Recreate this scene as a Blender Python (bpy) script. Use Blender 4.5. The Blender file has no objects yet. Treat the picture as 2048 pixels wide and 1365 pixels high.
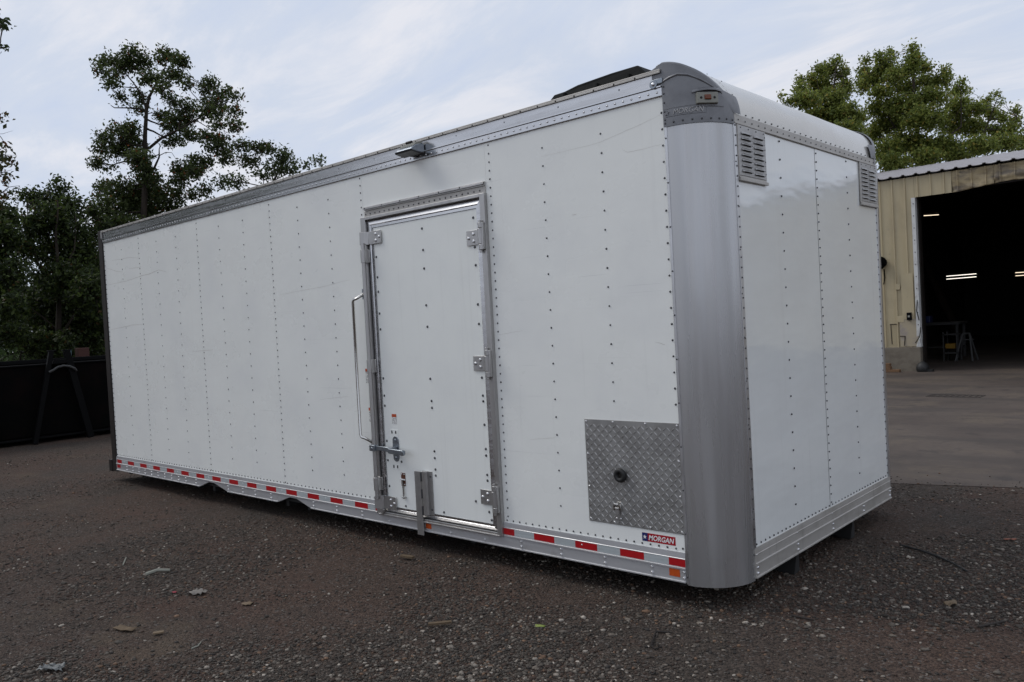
import bpy, bmesh, math, random
import numpy as np
from mathutils import Vector, Matrix, noise
R = math.radians
random.seed(7); RNG = np.random.default_rng(11)
SC = bpy.context.scene
COL = SC.collection

# ------------------------------------------------------------------ camera
CP = np.array([1.8859, -3.5576, 1.356]); YAW, PITCH, ROLL, FPX = -0.7384, -0.0224, -0.0539, 1623.79
def _basis():
    cy, sy = math.cos(YAW), math.sin(YAW); cp, sp = math.cos(PITCH), math.sin(PITCH)
    f = np.array([sy*cp, cy*cp, sp]); r = np.array([cy, -sy, 0.0]); u = np.cross(r, f)
    c, s = math.cos(ROLL), math.sin(ROLL)
    return c*r + s*u, -s*r + c*u, f
CR, CU, CF = _basis()
cam = bpy.data.cameras.new('camera'); camo = bpy.data.objects.new('camera', cam); COL.objects.link(camo)
camo.matrix_world = Matrix(((CR[0], CU[0], -CF[0], CP[0]), (CR[1], CU[1], -CF[1], CP[1]), (CR[2], CU[2], -CF[2], CP[2]), (0, 0, 0, 1)))
cam.sensor_width = 36; cam.lens = FPX/2048*36; cam.clip_start = .05; cam.clip_end = 2000
SC.camera = camo
def at(u, v, d):                      # survey helper: where a point of the photograph lies at a given depth
    dr = CF + CR*(u-1024)/FPX - CU*(v-682.5)/FPX
    return CP + dr*d
def on(u, v, ax, val):
    dr = CF + CR*(u-1024)/FPX - CU*(v-682.5)/FPX
    return CP + dr*(val-CP[ax])/dr[ax]

# ------------------------------------------------------------------ sky, sun, exposure
SUN_TO = Vector((-.62, -.23, .75)).normalized()
W = bpy.data.worlds.new('World'); SC.world = W; W.use_nodes = True
nt = W.node_tree; nt.nodes.clear()
def N(t, typ, **kw):
    n = t.nodes.new(typ)
    for k, v in kw.items(): setattr(n, k, v)
    return n
out = N(nt, 'ShaderNodeOutputWorld'); bg = N(nt, 'ShaderNodeBackground'); bg.inputs[1].default_value = .1
sky = N(nt, 'ShaderNodeTexSky', sky_type='NISHITA', sun_disc=False)
sky.sun_elevation = math.asin(SUN_TO.z); sky.sun_rotation = math.atan2(SUN_TO.x, SUN_TO.y)
sky.air_density = 1.0; sky.dust_density = 1.5
tc = N(nt, 'ShaderNodeTexCoord'); sep = N(nt, 'ShaderNodeSeparateXYZ'); nt.links.new(tc.outputs['Generated'], sep.inputs[0])
mz = N(nt, 'ShaderNodeMath', operation='MAXIMUM'); nt.links.new(sep.outputs[2], mz.inputs[0]); mz.inputs[1].default_value = 0
az = N(nt, 'ShaderNodeMath', operation='ADD'); nt.links.new(mz.outputs[0], az.inputs[0]); az.inputs[1].default_value = .22
dx = N(nt, 'ShaderNodeMath', operation='DIVIDE'); dy = N(nt, 'ShaderNodeMath', operation='DIVIDE')
nt.links.new(sep.outputs[0], dx.inputs[0]); nt.links.new(az.outputs[0], dx.inputs[1])
nt.links.new(sep.outputs[1], dy.inputs[0]); nt.links.new(az.outputs[0], dy.inputs[1])
cmb = N(nt, 'ShaderNodeCombineXYZ'); nt.links.new(dx.outputs[0], cmb.inputs[0]); nt.links.new(dy.outputs[0], cmb.inputs[1])
mp = N(nt, 'ShaderNodeMapping'); nt.links.new(cmb.outputs[0], mp.inputs[0])
mp.inputs['Rotation'].default_value = (0, 0, R(38)); mp.inputs['Scale'].default_value = (.9, 1.9, 1)
n1 = N(nt, 'ShaderNodeTexNoise'); n1.inputs['Scale'].default_value = 1.5; n1.inputs['Detail'].default_value = 10; n1.inputs['Roughness'].default_value = .62; n1.inputs['Distortion'].default_value = .5
nt.links.new(mp.outputs[0], n1.inputs[0])
cr = N(nt, 'ShaderNodeValToRGB'); nt.links.new(n1.outputs[0], cr.inputs[0])
e = cr.color_ramp.elements; e[0].position = .36; e[0].color = (5.95, 6.7, 8.25, 1); e[1].position = .62; e[1].color = (7.95, 8.1, 8.75, 1)
k = e.new(.48); k.color = (6.45, 7.05, 8.25, 1)
n2 = N(nt, 'ShaderNodeTexNoise'); n2.inputs['Scale'].default_value = .8; n2.inputs['Detail'].default_value = 3
nt.links.new(cmb.outputs[0], n2.inputs[0])
mr = N(nt, 'ShaderNodeMapRange'); nt.links.new(n2.outputs[0], mr.inputs[0])
mr.inputs[1].default_value = .25; mr.inputs[2].default_value = .5; mr.inputs[3].default_value = .8; mr.inputs[4].default_value = .98
mx = N(nt, 'ShaderNodeMix', data_type='RGBA'); nt.links.new(mr.outputs[0], mx.inputs[0])
nt.links.new(sky.outputs[0], mx.inputs[6]); nt.links.new(cr.outputs[0], mx.inputs[7])
nt.links.new(mx.outputs[2], bg.inputs[0]); nt.links.new(bg.outputs[0], out.inputs[0])
sl = bpy.data.lights.new('sun', 'SUN'); sl.energy = 1.2; sl.angle = R(24); sl.color = (1, .97, .92)
so = bpy.data.objects.new('sun', sl); COL.objects.link(so); so.rotation_euler = SUN_TO.to_track_quat('Z', 'Y').to_euler(); so.location = (-8, -3, 12)
SC.render.engine = 'CYCLES'
SC.view_settings.view_transform = 'Standard'; SC.view_settings.look = 'None'; SC.view_settings.exposure = 0; SC.view_settings.gamma = 1
SC.view_settings.use_curve_mapping = False

# ------------------------------------------------------------------ materials
MAT = {}
def mat(name, col, rough=.5, metal=0., spec=.5, var=None, bump=None, rvar=None, coat=0.):
    """var: list of (scale xyz, colour, lo, hi, detail) overlays in object space; bump: (scale xyz, strength, dist)"""
    m = bpy.data.materials.new(name); m.use_nodes = True; t = m.node_tree; b = t.nodes['Principled BSDF']
    b.inputs['Base Color'].default_value = (*col, 1); b.inputs['Roughness'].default_value = rough
    b.inputs['Metallic'].default_value = metal; b.inputs['Specular IOR Level'].default_value = spec; b.inputs['Coat Weight'].default_value = coat
    tcn = N(t, 'ShaderNodeTexCoord')
    def nz(sc, det=4, rgh=.6, dist=0):
        mpn = N(t, 'ShaderNodeMapping'); mpn.inputs['Scale'].default_value = sc; t.links.new(tcn.outputs['Object'], mpn.inputs[0])
        n = N(t, 'ShaderNodeTexNoise'); n.inputs['Scale'].default_value = 1; n.inputs['Detail'].default_value = det; n.inputs['Roughness'].default_value = rgh; n.inputs['Distortion'].default_value = dist
        t.links.new(mpn.outputs[0], n.inputs[0]); return n.outputs[0]
    last = None
    for sc, c, lo, hi, amt, *d in (var or []):
        v = nz(sc, d[0] if d else 4)
        mrn = N(t, 'ShaderNodeMapRange'); t.links.new(v, mrn.inputs[0]); mrn.inputs[1].default_value = lo; mrn.inputs[2].default_value = hi; mrn.inputs[3].default_value = 0; mrn.inputs[4].default_value = amt
        mm = N(t, 'ShaderNodeMix', data_type='RGBA'); t.links.new(mrn.outputs[0], mm.inputs[0])
        if last: t.links.new(last, mm.inputs[6])
        else: mm.inputs[6].default_value = (*col, 1)
        mm.inputs[7].default_value = (*c, 1); last = mm.outputs[2]
    if last: t.links.new(last, b.inputs['Base Color'])
    if rvar:
        sc, lo, hi = rvar; v = nz(sc, 4)
        mrn = N(t, 'ShaderNodeMapRange'); t.links.new(v, mrn.inputs[0]); mrn.inputs[1].default_value = .3; mrn.inputs[2].default_value = .7; mrn.inputs[3].default_value = lo; mrn.inputs[4].default_value = hi
        t.links.new(mrn.outputs[0], b.inputs['Roughness'])
    prev = None
    for sc, st, di in (bump or []):
        v = nz(sc, 3); bp = N(t, 'ShaderNodeBump'); bp.inputs['Strength'].default_value = st; bp.inputs['Distance'].default_value = di
        t.links.new(v, bp.inputs['Height'])
        if prev: t.links.new(prev, bp.inputs['Normal'])
        prev = bp.outputs[0]
    if prev: t.links.new(prev, b.inputs['Normal'])
    MAT[name] = m; return m
mat('side_paint', (.86, .87, .835), .32, 0, .45, var=[((1.2, 1, 60), (.58, .58, .57), .66, .80, .22), ((26, 1, .7), (.60, .60, .58), .62, .80, .20), ((2.2, 1, 2.2), (.70, .71, .72), .45, .75, .35, 5), ((1.1, 3, 210), (.42, .42, .42), .735, .78, .5, 2)],
    bump=[((1.6, 1, 1.6), .18, .03), ((2.46, 1, .6), .12, .02)], rvar=((2, 2, 3), .22, .38))
mat('door_paint', (.86, .875, .84), .30, 0, .45, var=[((30, 1, .9), (.62, .62, .58), .58, .80, .25), ((3, 1, 3), (.72, .73, .73), .45, .75, .3)], bump=[((2, 1, 2), .08, .03)])
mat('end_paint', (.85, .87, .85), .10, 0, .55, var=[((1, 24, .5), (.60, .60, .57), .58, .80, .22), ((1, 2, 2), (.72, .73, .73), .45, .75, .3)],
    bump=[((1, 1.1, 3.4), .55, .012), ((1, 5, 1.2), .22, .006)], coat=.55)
mat('aluminium', (.60, .60, .61), .36, 1, .5, var=[((3, 3, 3), (.48, .48, .48), .45, .7, .5), ((60, 60, 1.5), (.50, .49, .48), .55, .75, .5)], rvar=((5, 5, 5), .28, .48))
mat('post_aluminium', (.52, .52, .525), .28, .72, .5, var=[((8, 8, .22), (.40, .395, .39), .44, .64, .5, 2), ((5, 5, .30), (.62, .62, .62), .56, .72, .5, 1), ((40, 40, 1.2), (.45, .445, .435), .55, .75, .3), ((3, 3, 5), (.36, .35, .34), .66, .78, .4, 3)], bump=[((2.2, 2.2, .9), .12, .02)], rvar=((9, 9, .5), .20, .36))  # wide vertical brushed bands also paint reflected light and dark into the colour
mat('rail_satin', (.54, .54, .55), .42, .55, .5, var=[((1.5, 20, 60), (.44, .44, .45), .5, .7, .4), ((9, 9, 9), (.36, .34, .32), .62, .78, .5)], rvar=((2, 9, 30), .34, .5))
mat('rail_aluminium', (.60, .60, .61), .26, 1, .5, var=[((.6, 20, 60), (.48, .48, .49), .5, .7, .5), ((9, 9, 9), (.42, .40, .38), .62, .78, .5)], rvar=((2, 9, 30), .18, .34))
mat('dusty_aluminium', (.50, .48, .45), .5, .5, .4, var=[((4, 5, 8), (.34, .32, .29), .45, .7, .6), ((1, 30, 3), (.28, .26, .24), .58, .75, .5)])
mat('cast_aluminium', (.205, .208, .218), .42, .55, .5, var=[((9, 9, 14), (.15, .15, .158), .4, .7, .6), ((3, 3, 3), (.26, .26, .27), .55, .75, .5)], bump=[((160, 160, 160), .2, .001)], rvar=((8, 8, 8), .36, .54))
mat('nose_paint', (.66, .64, .60), .26, .5, .5, var=[((3, .8, 3), (.58, .55, .50), .42, .65, .6, 2)], rvar=((3, 3, 3), .18, .36))
mat('galvanised', (.42, .41, .40), .42, .85, .5, var=[((20, 20, 20), (.30, .29, .28), .4, .7, .6)])
mat('frame_aluminium', (.50, .49, .48), .38, .9, .5, var=[((14, 14, 2), (.34, .33, .32), .45, .7, .6)])
mat('zinc', (.30, .33, .36), .35, .9, .5, var=[((30, 30, 30), (.20, .22, .25), .4, .7, .6)])
mat('chrome', (.62, .61, .59), .18, 1)
mat('rivet_steel', (.085, .085, .09), .42, .5)
mat('rivet_bright', (.72, .72, .73), .30, .9)
mat('rubber', (.012, .012, .012), .6)
mat('gasket', (.02, .02, .02), .8)
mat('inner_black', (.01, .01, .01), .9)
mat('red_tape', (.42, .006, .010), .35, 0, .5, var=[((40, 40, 40), (.30, .006, .01), .45, .7, .5)])
mat('silver_tape', (.52, .56, .57), .42, .25, .5, var=[((1, 1, 260), (.40, .45, .46), .45, .6, .6, 1), ((30, 30, 30), (.40, .42, .43), .55, .75, .4)])
mat('amber_tape', (.52, .08, .008), .4, 0, .5, var=[((40, 40, 40), (.38, .05, .008), .45, .7, .5)])
mat('amber_lens', (.16, .035, .006), .15, 0, .5)
mat('lamp_grey', (.27, .27, .235), .5)
mat('decal_red', (.38, .008, .018), .35); mat('decal_blue', (.012, .02, .12), .35); mat('decal_white', (.82, .82, .82), .4)
mat('sticker_white', (.72, .72, .70), .5, var=[((90, 1, 140), (.25, .25, .25), .52, .58, .8, 1)])
mat('sticker_orange', (.48, .07, .015), .5)
mat('tread_plate', (.40, .395, .385), .40, .65, .5, var=[((9, 9, 9), (.25, .245, .24), .4, .7, .6)], rvar=((14, 14, 14), .28, .46))
mat('rear_steel', (.018, .014, .012), .55, .2, .4, var=[((4, 4, 9), (.045, .022, .013), .55, .75, .7)])
mat('underframe', (.012, .012, .012), .8)
mat('roof_black', (.006, .0068, .0065), .7, 0, .15, var=[((14, 14, 14), (.018, .018, .016), .5, .7, .6)])
mat('roof_sheet_white', (.6, .6, .58), .5)
mat('brown_rust', (.10, .03, .012), .7)
mat('black_paint', (.0022, .0022, .0022), .7, 0, .04, var=[((3, 3, 3), (.006, .0034, .003), .5, .7, .7)])
mat('worn_black', (.0028, .0028, .0032), .6, 0, .10)
mat('lens_dark', (.012, .012, .013), .3, 0, .4)
mat('scratch', (.60, .585, .545), .6)
mat('grate_iron', (.045, .037, .032), .8, .2, .3)
mat('tan_siding', (.47, .395, .25), .42, 0, .45, var=[((5, 1, .5), (.38, .30, .17), .5, .72, .55), ((1.4, 1, 1.1), (.33, .27, .18), .55, .74, .6), ((7, 1, 9), (.22, .19, .15), .66, .78, .6)])
mat('stained_siding', (.40, .32, .19), .5, 0, .4, var=[((2.5, 1, 5), (.13, .11, .09), .47, .60, .85, 5), ((7, 1, 16), (.26, .20, .13), .5, .66, .6, 5), ((3, 1, 8), (.05, .045, .045), .60, .68, .9, 5)])
mat('grimy_siding', (.40, .34, .24), .5, 0, .4, var=[((3, 1, 4), (.30, .26, .24), .45, .6, .8), ((6, 1, 3), (.16, .13, .12), .58, .70, .7), ((2, 1, 2), (.34, .33, .37), .55, .68, .5)])
mat('shed_roof', (.42, .39, .385), .42, .45, .5, var=[((6, 1, 6), (.33, .30, .29), .45, .7, .6)])
mat('white_trim', (.62, .62, .60), .45, 0, .5, var=[((9, 9, 5), (.30, .28, .26), .55, .72, .6)])
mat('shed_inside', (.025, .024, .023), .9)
mat('concrete_wall', (.19, .165, .13), .85, 0, .3, var=[((5, 5, 9), (.12, .10, .08), .45, .7, .7)], bump=[((30, 30, 30), .4, .01)])
mat('old_wood', (.19, .11, .06), .8, 0, .3, var=[((3, 30, 30), (.10, .06, .035), .4, .7, .7)])
mat('weathered_wood', (.14, .10, .06), .8, 0, .3, var=[((60, 12, 12), (.08, .055, .035), .4, .7, .7)])
mat('bark', (.045, .036, .028), .9, 0, .2, var=[((10, 10, 3), (.02, .017, .014), .4, .7, .7)])
mat('pale_stick', (.24, .24, .20), .7); mat('dark_stick', (.030, .024, .02), .85); mat('tan_leaf', (.15, .105, .06), .7)
mat('green_leaf', (.20, .25, .05), .6); mat('paper', (.20, .18, .16), .8); mat('plastic_film', (.15, .155, .15), .4); mat('orange_leaf', (.19, .06, .03), .6); mat('red_bit', (.3, .02, .04), .5)
mat('blue_tool', (.01, .02, .08), .5); mat('yellow_tool', (.22, .12, .008), .5); mat('bench_metal', (.05, .05, .05), .5, .3); mat('trestle_grey', (.06, .06, .06), .7)
mat('teal_post', (.10, .16, .18), .6); mat('brick_red', (.06, .022, .016), .85)
def emit(name, col, s):
    m = bpy.data.materials.new(name); m.use_nodes = True; t = m.node_tree; b = t.nodes['Principled BSDF']
    b.inputs['Base Color'].default_value = (.8, .8, .8, 1); b.inputs['Emission Color'].default_value = (*col, 1); b.inputs['Emission Strength'].default_value = s
    MAT[name] = m
emit('tube_warm', (1, .82, .6), 1.5); emit('tube_cool', (1, .93, .82), 1.9)

def attr_mat(name, rough, transl=0., spec=.3, fine=None):
    m = bpy.data.materials.new(name); m.use_nodes = True; t = m.node_tree; b = t.nodes['Principled BSDF']
    a = N(t, 'ShaderNodeAttribute', attribute_name='col'); t.links.new(a.outputs['Color'], b.inputs['Base Color'])
    b.inputs['Roughness'].default_value = rough; b.inputs['Specular IOR Level'].default_value = spec
    if fine:
        tcn = N(t, 'ShaderNodeTexCoord'); n = N(t, 'ShaderNodeTexNoise'); n.inputs['Scale'].default_value = fine; n.inputs['Detail'].default_value = 4
        t.links.new(tcn.outputs['Object'], n.inputs[0])
        mrn = N(t, 'ShaderNodeMapRange'); t.links.new(n.outputs[0], mrn.inputs[0]); mrn.inputs[1].default_value = .3; mrn.inputs[2].default_value = .7; mrn.inputs[3].default_value = .6; mrn.inputs[4].default_value = 1.25
        mm = N(t, 'ShaderNodeMix', data_type='RGBA', blend_type='MULTIPLY'); mm.inputs[0].default_value = 1
        t.links.new(a.outputs['Color'], mm.inputs[6]); t.links.new(mrn.outputs[0], mm.inputs[7]); t.links.new(mm.outputs[2], b.inputs['Base Color'])
    if transl:
        tr = N(t, 'ShaderNodeBsdfTranslucent'); t.links.new(a.outputs['Color'], tr.inputs[0]); ms = N(t, 'ShaderNodeMixShader'); ms.inputs[0].default_value = transl
        t.links.new(b.outputs[0], ms.inputs[1]); t.links.new(tr.outputs[0], ms.inputs[2]); t.links.new(ms.outputs[0], t.nodes['Material Output'].inputs[0])
    MAT[name] = m
attr_mat('leaf', .5, .45, .3); attr_mat('stone', .75, 0, .3, 60)

# ground: packed dirt and crushed gravel
def ground_mat(name, dirt, grit, scale, concrete=False):
    m = bpy.data.materials.new(name); m.use_nodes = True; t = m.node_tree; b = t.nodes['Principled BSDF']
    tcn = N(t, 'ShaderNodeTexCoord')
    def nz(s, d=5, r=.6, sc=None):
        n = N(t, 'ShaderNodeTexNoise'); n.inputs['Scale'].default_value = s; n.inputs['Detail'].default_value = d; n.inputs['Roughness'].default_value = r
        if sc:
            mpn = N(t, 'ShaderNodeMapping'); mpn.inputs['Scale'].default_value = sc; t.links.new(tcn.outputs['Object'], mpn.inputs[0]); t.links.new(mpn.outputs[0], n.inputs[0])
        else: t.links.new(tcn.outputs['Object'], n.inputs[0])
        return n.outputs[0]
    def ramp(v, lo, hi, a, c):
        mrn = N(t, 'ShaderNodeMapRange'); t.links.new(v, mrn.inputs[0]); mrn.inputs[1].default_value = lo; mrn.inputs[2].default_value = hi; mrn.inputs[3].default_value = a; mrn.inputs[4].default_value = c
        return mrn.outputs[0]
    def mix(f, a, c, bt='MIX'):
        mm = N(t, 'ShaderNodeMix', data_type='RGBA', blend_type=bt)
        if hasattr(f, 'links'): t.links.new(f, mm.inputs[0])
        else: mm.inputs[0].default_value = f
        for i, x in ((6, a), (7, c)):
            if hasattr(x, 'links'): t.links.new(x, mm.inputs[i])
            else: mm.inputs[i].default_value = (*x, 1)
        return mm.outputs[2]
    c = mix(ramp(nz(.55, 6, .65), .42, .60, 0, 1), dirt, grit)
    if concrete:
        c = mix(ramp(nz(1, 5, .6, (.5, 1.6, 1)), .46, .62, 0, .7), c, (.055, .046, .041))
        c = mix(ramp(nz(.9, 6, .7), .52, .64, 0, .6), c, (.125, .098, .072))
        c = mix(ramp(nz(2.6, 6, .7), .57, .66, 0, .6), c, (.042, .036, .034))
        c = mix(ramp(nz(9, 4), .5, .7, 0, .5), c, tuple(x*.65 for x in dirt))
        c = mix(ramp(nz(1, 4, .7, (1.2, 26, 1)), .68, .74, 0, .5), c, (.26, .24, .22))
        c = mix(ramp(nz(40, 3), .64, .72, 0, .7), c, (.03, .027, .025))
    else:
        vo = N(t, 'ShaderNodeTexVoronoi'); vo.inputs['Scale'].default_value = scale; t.links.new(tcn.outputs['Object'], vo.inputs[0])
        hs = N(t, 'ShaderNodeSeparateColor'); t.links.new(vo.outputs['Color'], hs.inputs[0])
        c = mix(1., c, mix(ramp(hs.outputs[0], 0, 1, 0, 1), (.55, .55, .56), (1.45, 1.42, 1.40)), 'MULTIPLY')
        c = mix(ramp(hs.outputs[1], .93, .96, 0, .55), c, (.16, .15, .14))
        c = mix(ramp(nz(3.2, 5), .56, .68, 0, .6), c, (.080, .046, .034))
        c = mix(ramp(nz(1.3, 4), .60, .70, 0, .55), c, (.100, .075, .052))
        bp = N(t, 'ShaderNodeBump'); bp.inputs['Strength'].default_value = .9; bp.inputs['Distance'].default_value = .012
        iv = ramp(vo.outputs['Distance'], 0, .6, 1, 0)
        n = nz(22, 6); ad = N(t, 'ShaderNodeMath', operation='ADD'); t.links.new(iv, ad.inputs[0]); t.links.new(n, ad.inputs[1])
        t.links.new(ad.outputs[0], bp.inputs['Height']); t.links.new(bp.outputs[0], b.inputs['Normal'])
    t.links.new(c, b.inputs['Base Color']); b.inputs['Roughness'].default_value = .9 if not concrete else .75; b.inputs['Specular IOR Level'].default_value = .25
    MAT[name] = m
ground_mat('gravel_dirt', (.072, .047, .035), (.054, .043, .035), 95)
ground_mat('concrete_slab', (.098, .078, .065), (.074, .058, .049), 1, True)

# ------------------------------------------------------------------ mesh helpers
ORG = {}
class MB:
    def __init__(s): s.v = []; s.f = []; s.m = []
    def add(s, vs, fs, m=0):
        o = len(s.v); s.v += [tuple(map(float, p)) for p in vs]; s.f += [tuple(i+o for i in q) for q in fs]; s.m += [m]*len(fs); return s
    def box(s, x0, x1, y0, y1, z0, z1, m=0):
        x0, x1 = min(x0, x1), max(x0, x1); y0, y1 = min(y0, y1), max(y0, y1); z0, z1 = min(z0, z1), max(z0, z1)
        return s.add([(x, y, z) for z in (z0, z1) for y in (y0, y1) for x in (x0, x1)],
                     [(0, 2, 3, 1), (4, 5, 7, 6), (0, 1, 5, 4), (2, 6, 7, 3), (0, 4, 6, 2), (1, 3, 7, 5)], m)
    def prism(s, poly, ax, a, b, m=0):
        """poly: 2D points in the other two axes (cyclic order x,y,z); extruded along ax"""
        n = len(poly); P = []
        for c in (a, b):
            for p, q in poly:
                P.append({0: (c, p, q), 1: (p, c, q), 2: (p, q, c)}[ax])
        fs = [tuple(range(n))[::-1], tuple(range(n, 2*n))] + [(i, (i+1) % n, n+(i+1) % n, n+i) for i in range(n)]
        return s.add(P, fs, m)
    def tube(s, pts, r, n=8, m=0, cap=True):
        pts = [Vector(p) for p in pts]; rs = r if hasattr(r, '__len__') else [r]*len(pts); rings = []; prev = None
        for i, p in enumerate(pts):
            t = (pts[min(i+1, len(pts)-1)]-pts[max(i-1, 0)]).normalized()
            if prev is None: a = t.orthogonal().normalized()
            else:
                a = prev-t*prev.dot(t); a = a.normalized() if a.length > 1e-6 else t.orthogonal().normalized()
            prev = a; b = t.cross(a)
            rings.append([p+(a*math.cos(2*math.pi*k/n)+b*math.sin(2*math.pi*k/n))*rs[i] for k in range(n)])
        vs = [q for rg in rings for q in rg]; fs = []
        for i in range(len(pts)-1):
            for k in range(n): fs.append((i*n+k, i*n+(k+1) % n, (i+1)*n+(k+1) % n, (i+1)*n+k))
        if cap: fs += [tuple(range(n))[::-1], tuple(range((len(pts)-1)*n, len(pts)*n))]
        return s.add(vs, fs, m)
    def dome(s, c, nrm, r, h, n=8, m=0):
        c = Vector(c); nr = Vector(nrm).normalized(); a = nr.orthogonal().normalized(); b = nr.cross(a); vs = []
        for rr, hh in ((1, -.15), (.92, .45), (.55, .9)):
            vs += [c+(a*math.cos(2*math.pi*k/n)+b*math.sin(2*math.pi*k/n))*r*rr+nr*h*hh for k in range(n)]
        fs = [(i*n+k, i*n+(k+1) % n, (i+1)*n+(k+1) % n, (i+1)*n+k) for i in range(2) for k in range(n)] + [tuple(range(2*n, 3*n))]
        return s.add(vs, fs, m)
    def grid(s, fn, us, vs_, m=0, close=False):
        P = [fn(u, v) for v in vs_ for u in us]; n = len(us)
        fs = [(j*n+i, j*n+i+1, (j+1)*n+i+1, (j+1)*n+i) for j in range(len(vs_)-1) for i in range(n-1)]
        return s.add(P, fs, m)
    def build(s, name, mats, parent=None, smooth=False, bevel=0, kind=None, label=None, angle=40):
        if isinstance(mats, str): mats = [mats]
        me = bpy.data.meshes.new(name); og = ORG.get(parent.name, (0, 0, 0)) if parent else (0, 0, 0)
        me.from_pydata([(x-og[0], y-og[1], z-og[2]) for x, y, z in s.v], [], s.f)
        for q in mats: me.materials.append(MAT[q])
        if len(mats) > 1: me.polygons.foreach_set('material_index', s.m)
        if smooth:
            me.polygons.foreach_set('use_smooth', [True]*len(me.polygons)); me.set_sharp_from_angle(angle=R(angle))
        me.update()
        o = bpy.data.objects.new(name, me); COL.objects.link(o)
        if parent: o.parent = parent
        ORG[o.name] = og
        if bevel:
            b = o.modifiers.new('bevel', 'BEVEL'); b.width = bevel; b.segments = 2; b.limit_method = 'ANGLE'; b.angle_limit = R(40)
        if kind: o['kind'] = kind
        if label: o['label'] = label
        return o
def tag(o, label, cat, group=None):
    o['label'] = label; o['category'] = cat
    if group: o['group'] = group
    return o
def thing(name, label, cat, loc, group=None):
    o = bpy.data.objects.new(name, None); COL.objects.link(o); o.location = loc; o.empty_display_size = .2; ORG[o.name] = tuple(loc)
    return tag(o, label, cat, group)
def mesh_np(name, V, F, matname, cols=None, parent=None, smooth=False):
    """V (n,3), F (m,k) arrays; cols per-vertex rgb"""
    og = np.array(ORG.get(parent.name, (0, 0, 0)) if parent else (0, 0, 0))
    me = bpy.data.meshes.new(name); V = (V-og).astype(np.float32); F = F.astype(np.int32); k = F.shape[1]
    me.vertices.add(len(V)); me.vertices.foreach_set('co', V.ravel()); me.loops.add(F.size); me.loops.foreach_set('vertex_index', F.ravel())
    me.polygons.add(len(F)); me.polygons.foreach_set('loop_start', np.arange(0, F.size, k, dtype=np.int32)); me.polygons.foreach_set('loop_total', np.full(len(F), k, np.int32))
    if smooth: me.polygons.foreach_set('use_smooth', np.ones(len(F), bool))
    me.update(calc_edges=True)
    if cols is not None:
        a = me.attributes.new('col', 'FLOAT_COLOR', 'POINT'); c = np.ones((len(V), 4), np.float32); c[:, :3] = cols; a.data.foreach_set('color', c.ravel())
    me.materials.append(MAT[matname]); o = bpy.data.objects.new(name, me); COL.objects.link(o)
    if parent: o.parent = parent
    ORG[o.name] = tuple(og); return o
def text_mesh(txt, shear=.25, off=.02, res=3):
    cu = bpy.data.curves.new('lettering', 'FONT'); cu.body = txt; cu.shear = shear; cu.offset = off; cu.resolution_u = res; cu.size = 1
    ob = bpy.data.objects.new('lettering', cu); COL.objects.link(ob); bpy.context.view_layer.update()
    me = bpy.data.meshes.new_from_object(ob.evaluated_get(bpy.context.evaluated_depsgraph_get()))
    V = [tuple(v.co) for v in me.vertices]; F = [tuple(p.vertices) for p in me.polygons]
    bpy.data.objects.remove(ob); bpy.data.curves.remove(cu); bpy.data.meshes.remove(me)
    xs = [v[0] for v in V]; ys = [v[1] for v in V]; x0, x1, y0, y1 = min(xs), max(xs), min(ys), max(ys)
    return [((v[0]-x0)/(x1-x0), (v[1]-y0)/(y1-y0)) for v in V], F
frange = lambda a, b, n: [a+(b-a)*i/(n-1) for i in range(n)]

# ------------------------------------------------------------------ ground
GZ = -.13
def gh(x, y):
    return GZ + .018*noise.noise((x*.45, y*.45, 3.1)) + .010*noise.noise((x*1.6, y*1.6, 8.2)) - .003
def graded(c, near, step, far, n):
    a = list(np.arange(-near, near+1e-6, step)); g = list(near+(far-near)*(np.linspace(0, 1, n+1)[1:]**2.4))
    return [c-x for x in g[::-1]] + [c+x for x in a] + [c+x for x in g]
gx = graded(-2.5, 6.0, .075, 400, 26); gy = graded(0, 4.2, .075, 400, 26)
b = MB()
def gfn(x, y):
    fade = max(0, 1-max(0, abs(x+2.5)-6)/6)*max(0, 1-max(0, abs(y)-4.2)/4)
    ap = min(1, max(0, (3.35+.27*(x+.32)-y)/.5)) if -3 < x < 12 else 1
    return (x, y, GZ+(gh(x, y)-GZ)*fade*ap)
b.grid(gfn, gx, gy); g = b.build('ground', 'gravel_dirt', smooth=True, angle=180); g['kind'] = 'structure'
# concrete apron in front of the shed, running into it as its floor
b = MB(); poly = [(-9, 1.05), (-.316, 3.397), (.568, 3.639), (9, 6.0), (12, 6.0), (12, 33), (-9, 33)]
n = 60; edge = [(-9+18*i/n, 1.05+(6.0-1.05)*i/n) for i in range(n+1)]
edge = [(x, 3.485+.272*x+.025*noise.noise((x*3, 0, 1))+.05*noise.noise((x*.7, 0, 5))) for x, y in edge]
poly = edge+[(12, edge[-1][1]), (12, 33), (-9, 33)]
b.prism(poly, 2, GZ-.25, GZ+.005); o = b.build('concrete_apron', 'concrete_slab'); o['kind'] = 'structure'
# drain grate
t = thing('drain_grate', 'rusty rectangular drain grate set in the concrete apron before the shed', 'drain grate', (-1.48, 10.1, GZ+.005))
b = MB()
for x0, x1, y0, y1 in ((-1.85, -1.1, 9.95, 9.98), (-1.85, -1.1, 10.25, 10.28), (-1.85, -1.82, 9.98, 10.25), (-1.13, -1.1, 9.98, 10.25)): b.box(x0, x1, y0, y1, GZ+.0052, GZ+.010)
b.build('frame', 'grate_iron', t)
for i in range(8):
    b = MB(); x = -1.80+i*.085; b.prism([(x, 9.98), (x+.03, 9.98), (x+.03+.02, 10.25), (x+.02, 10.25)], 2, GZ+.0052, GZ+.009); b.build('bar', 'grate_iron', t)

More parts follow.
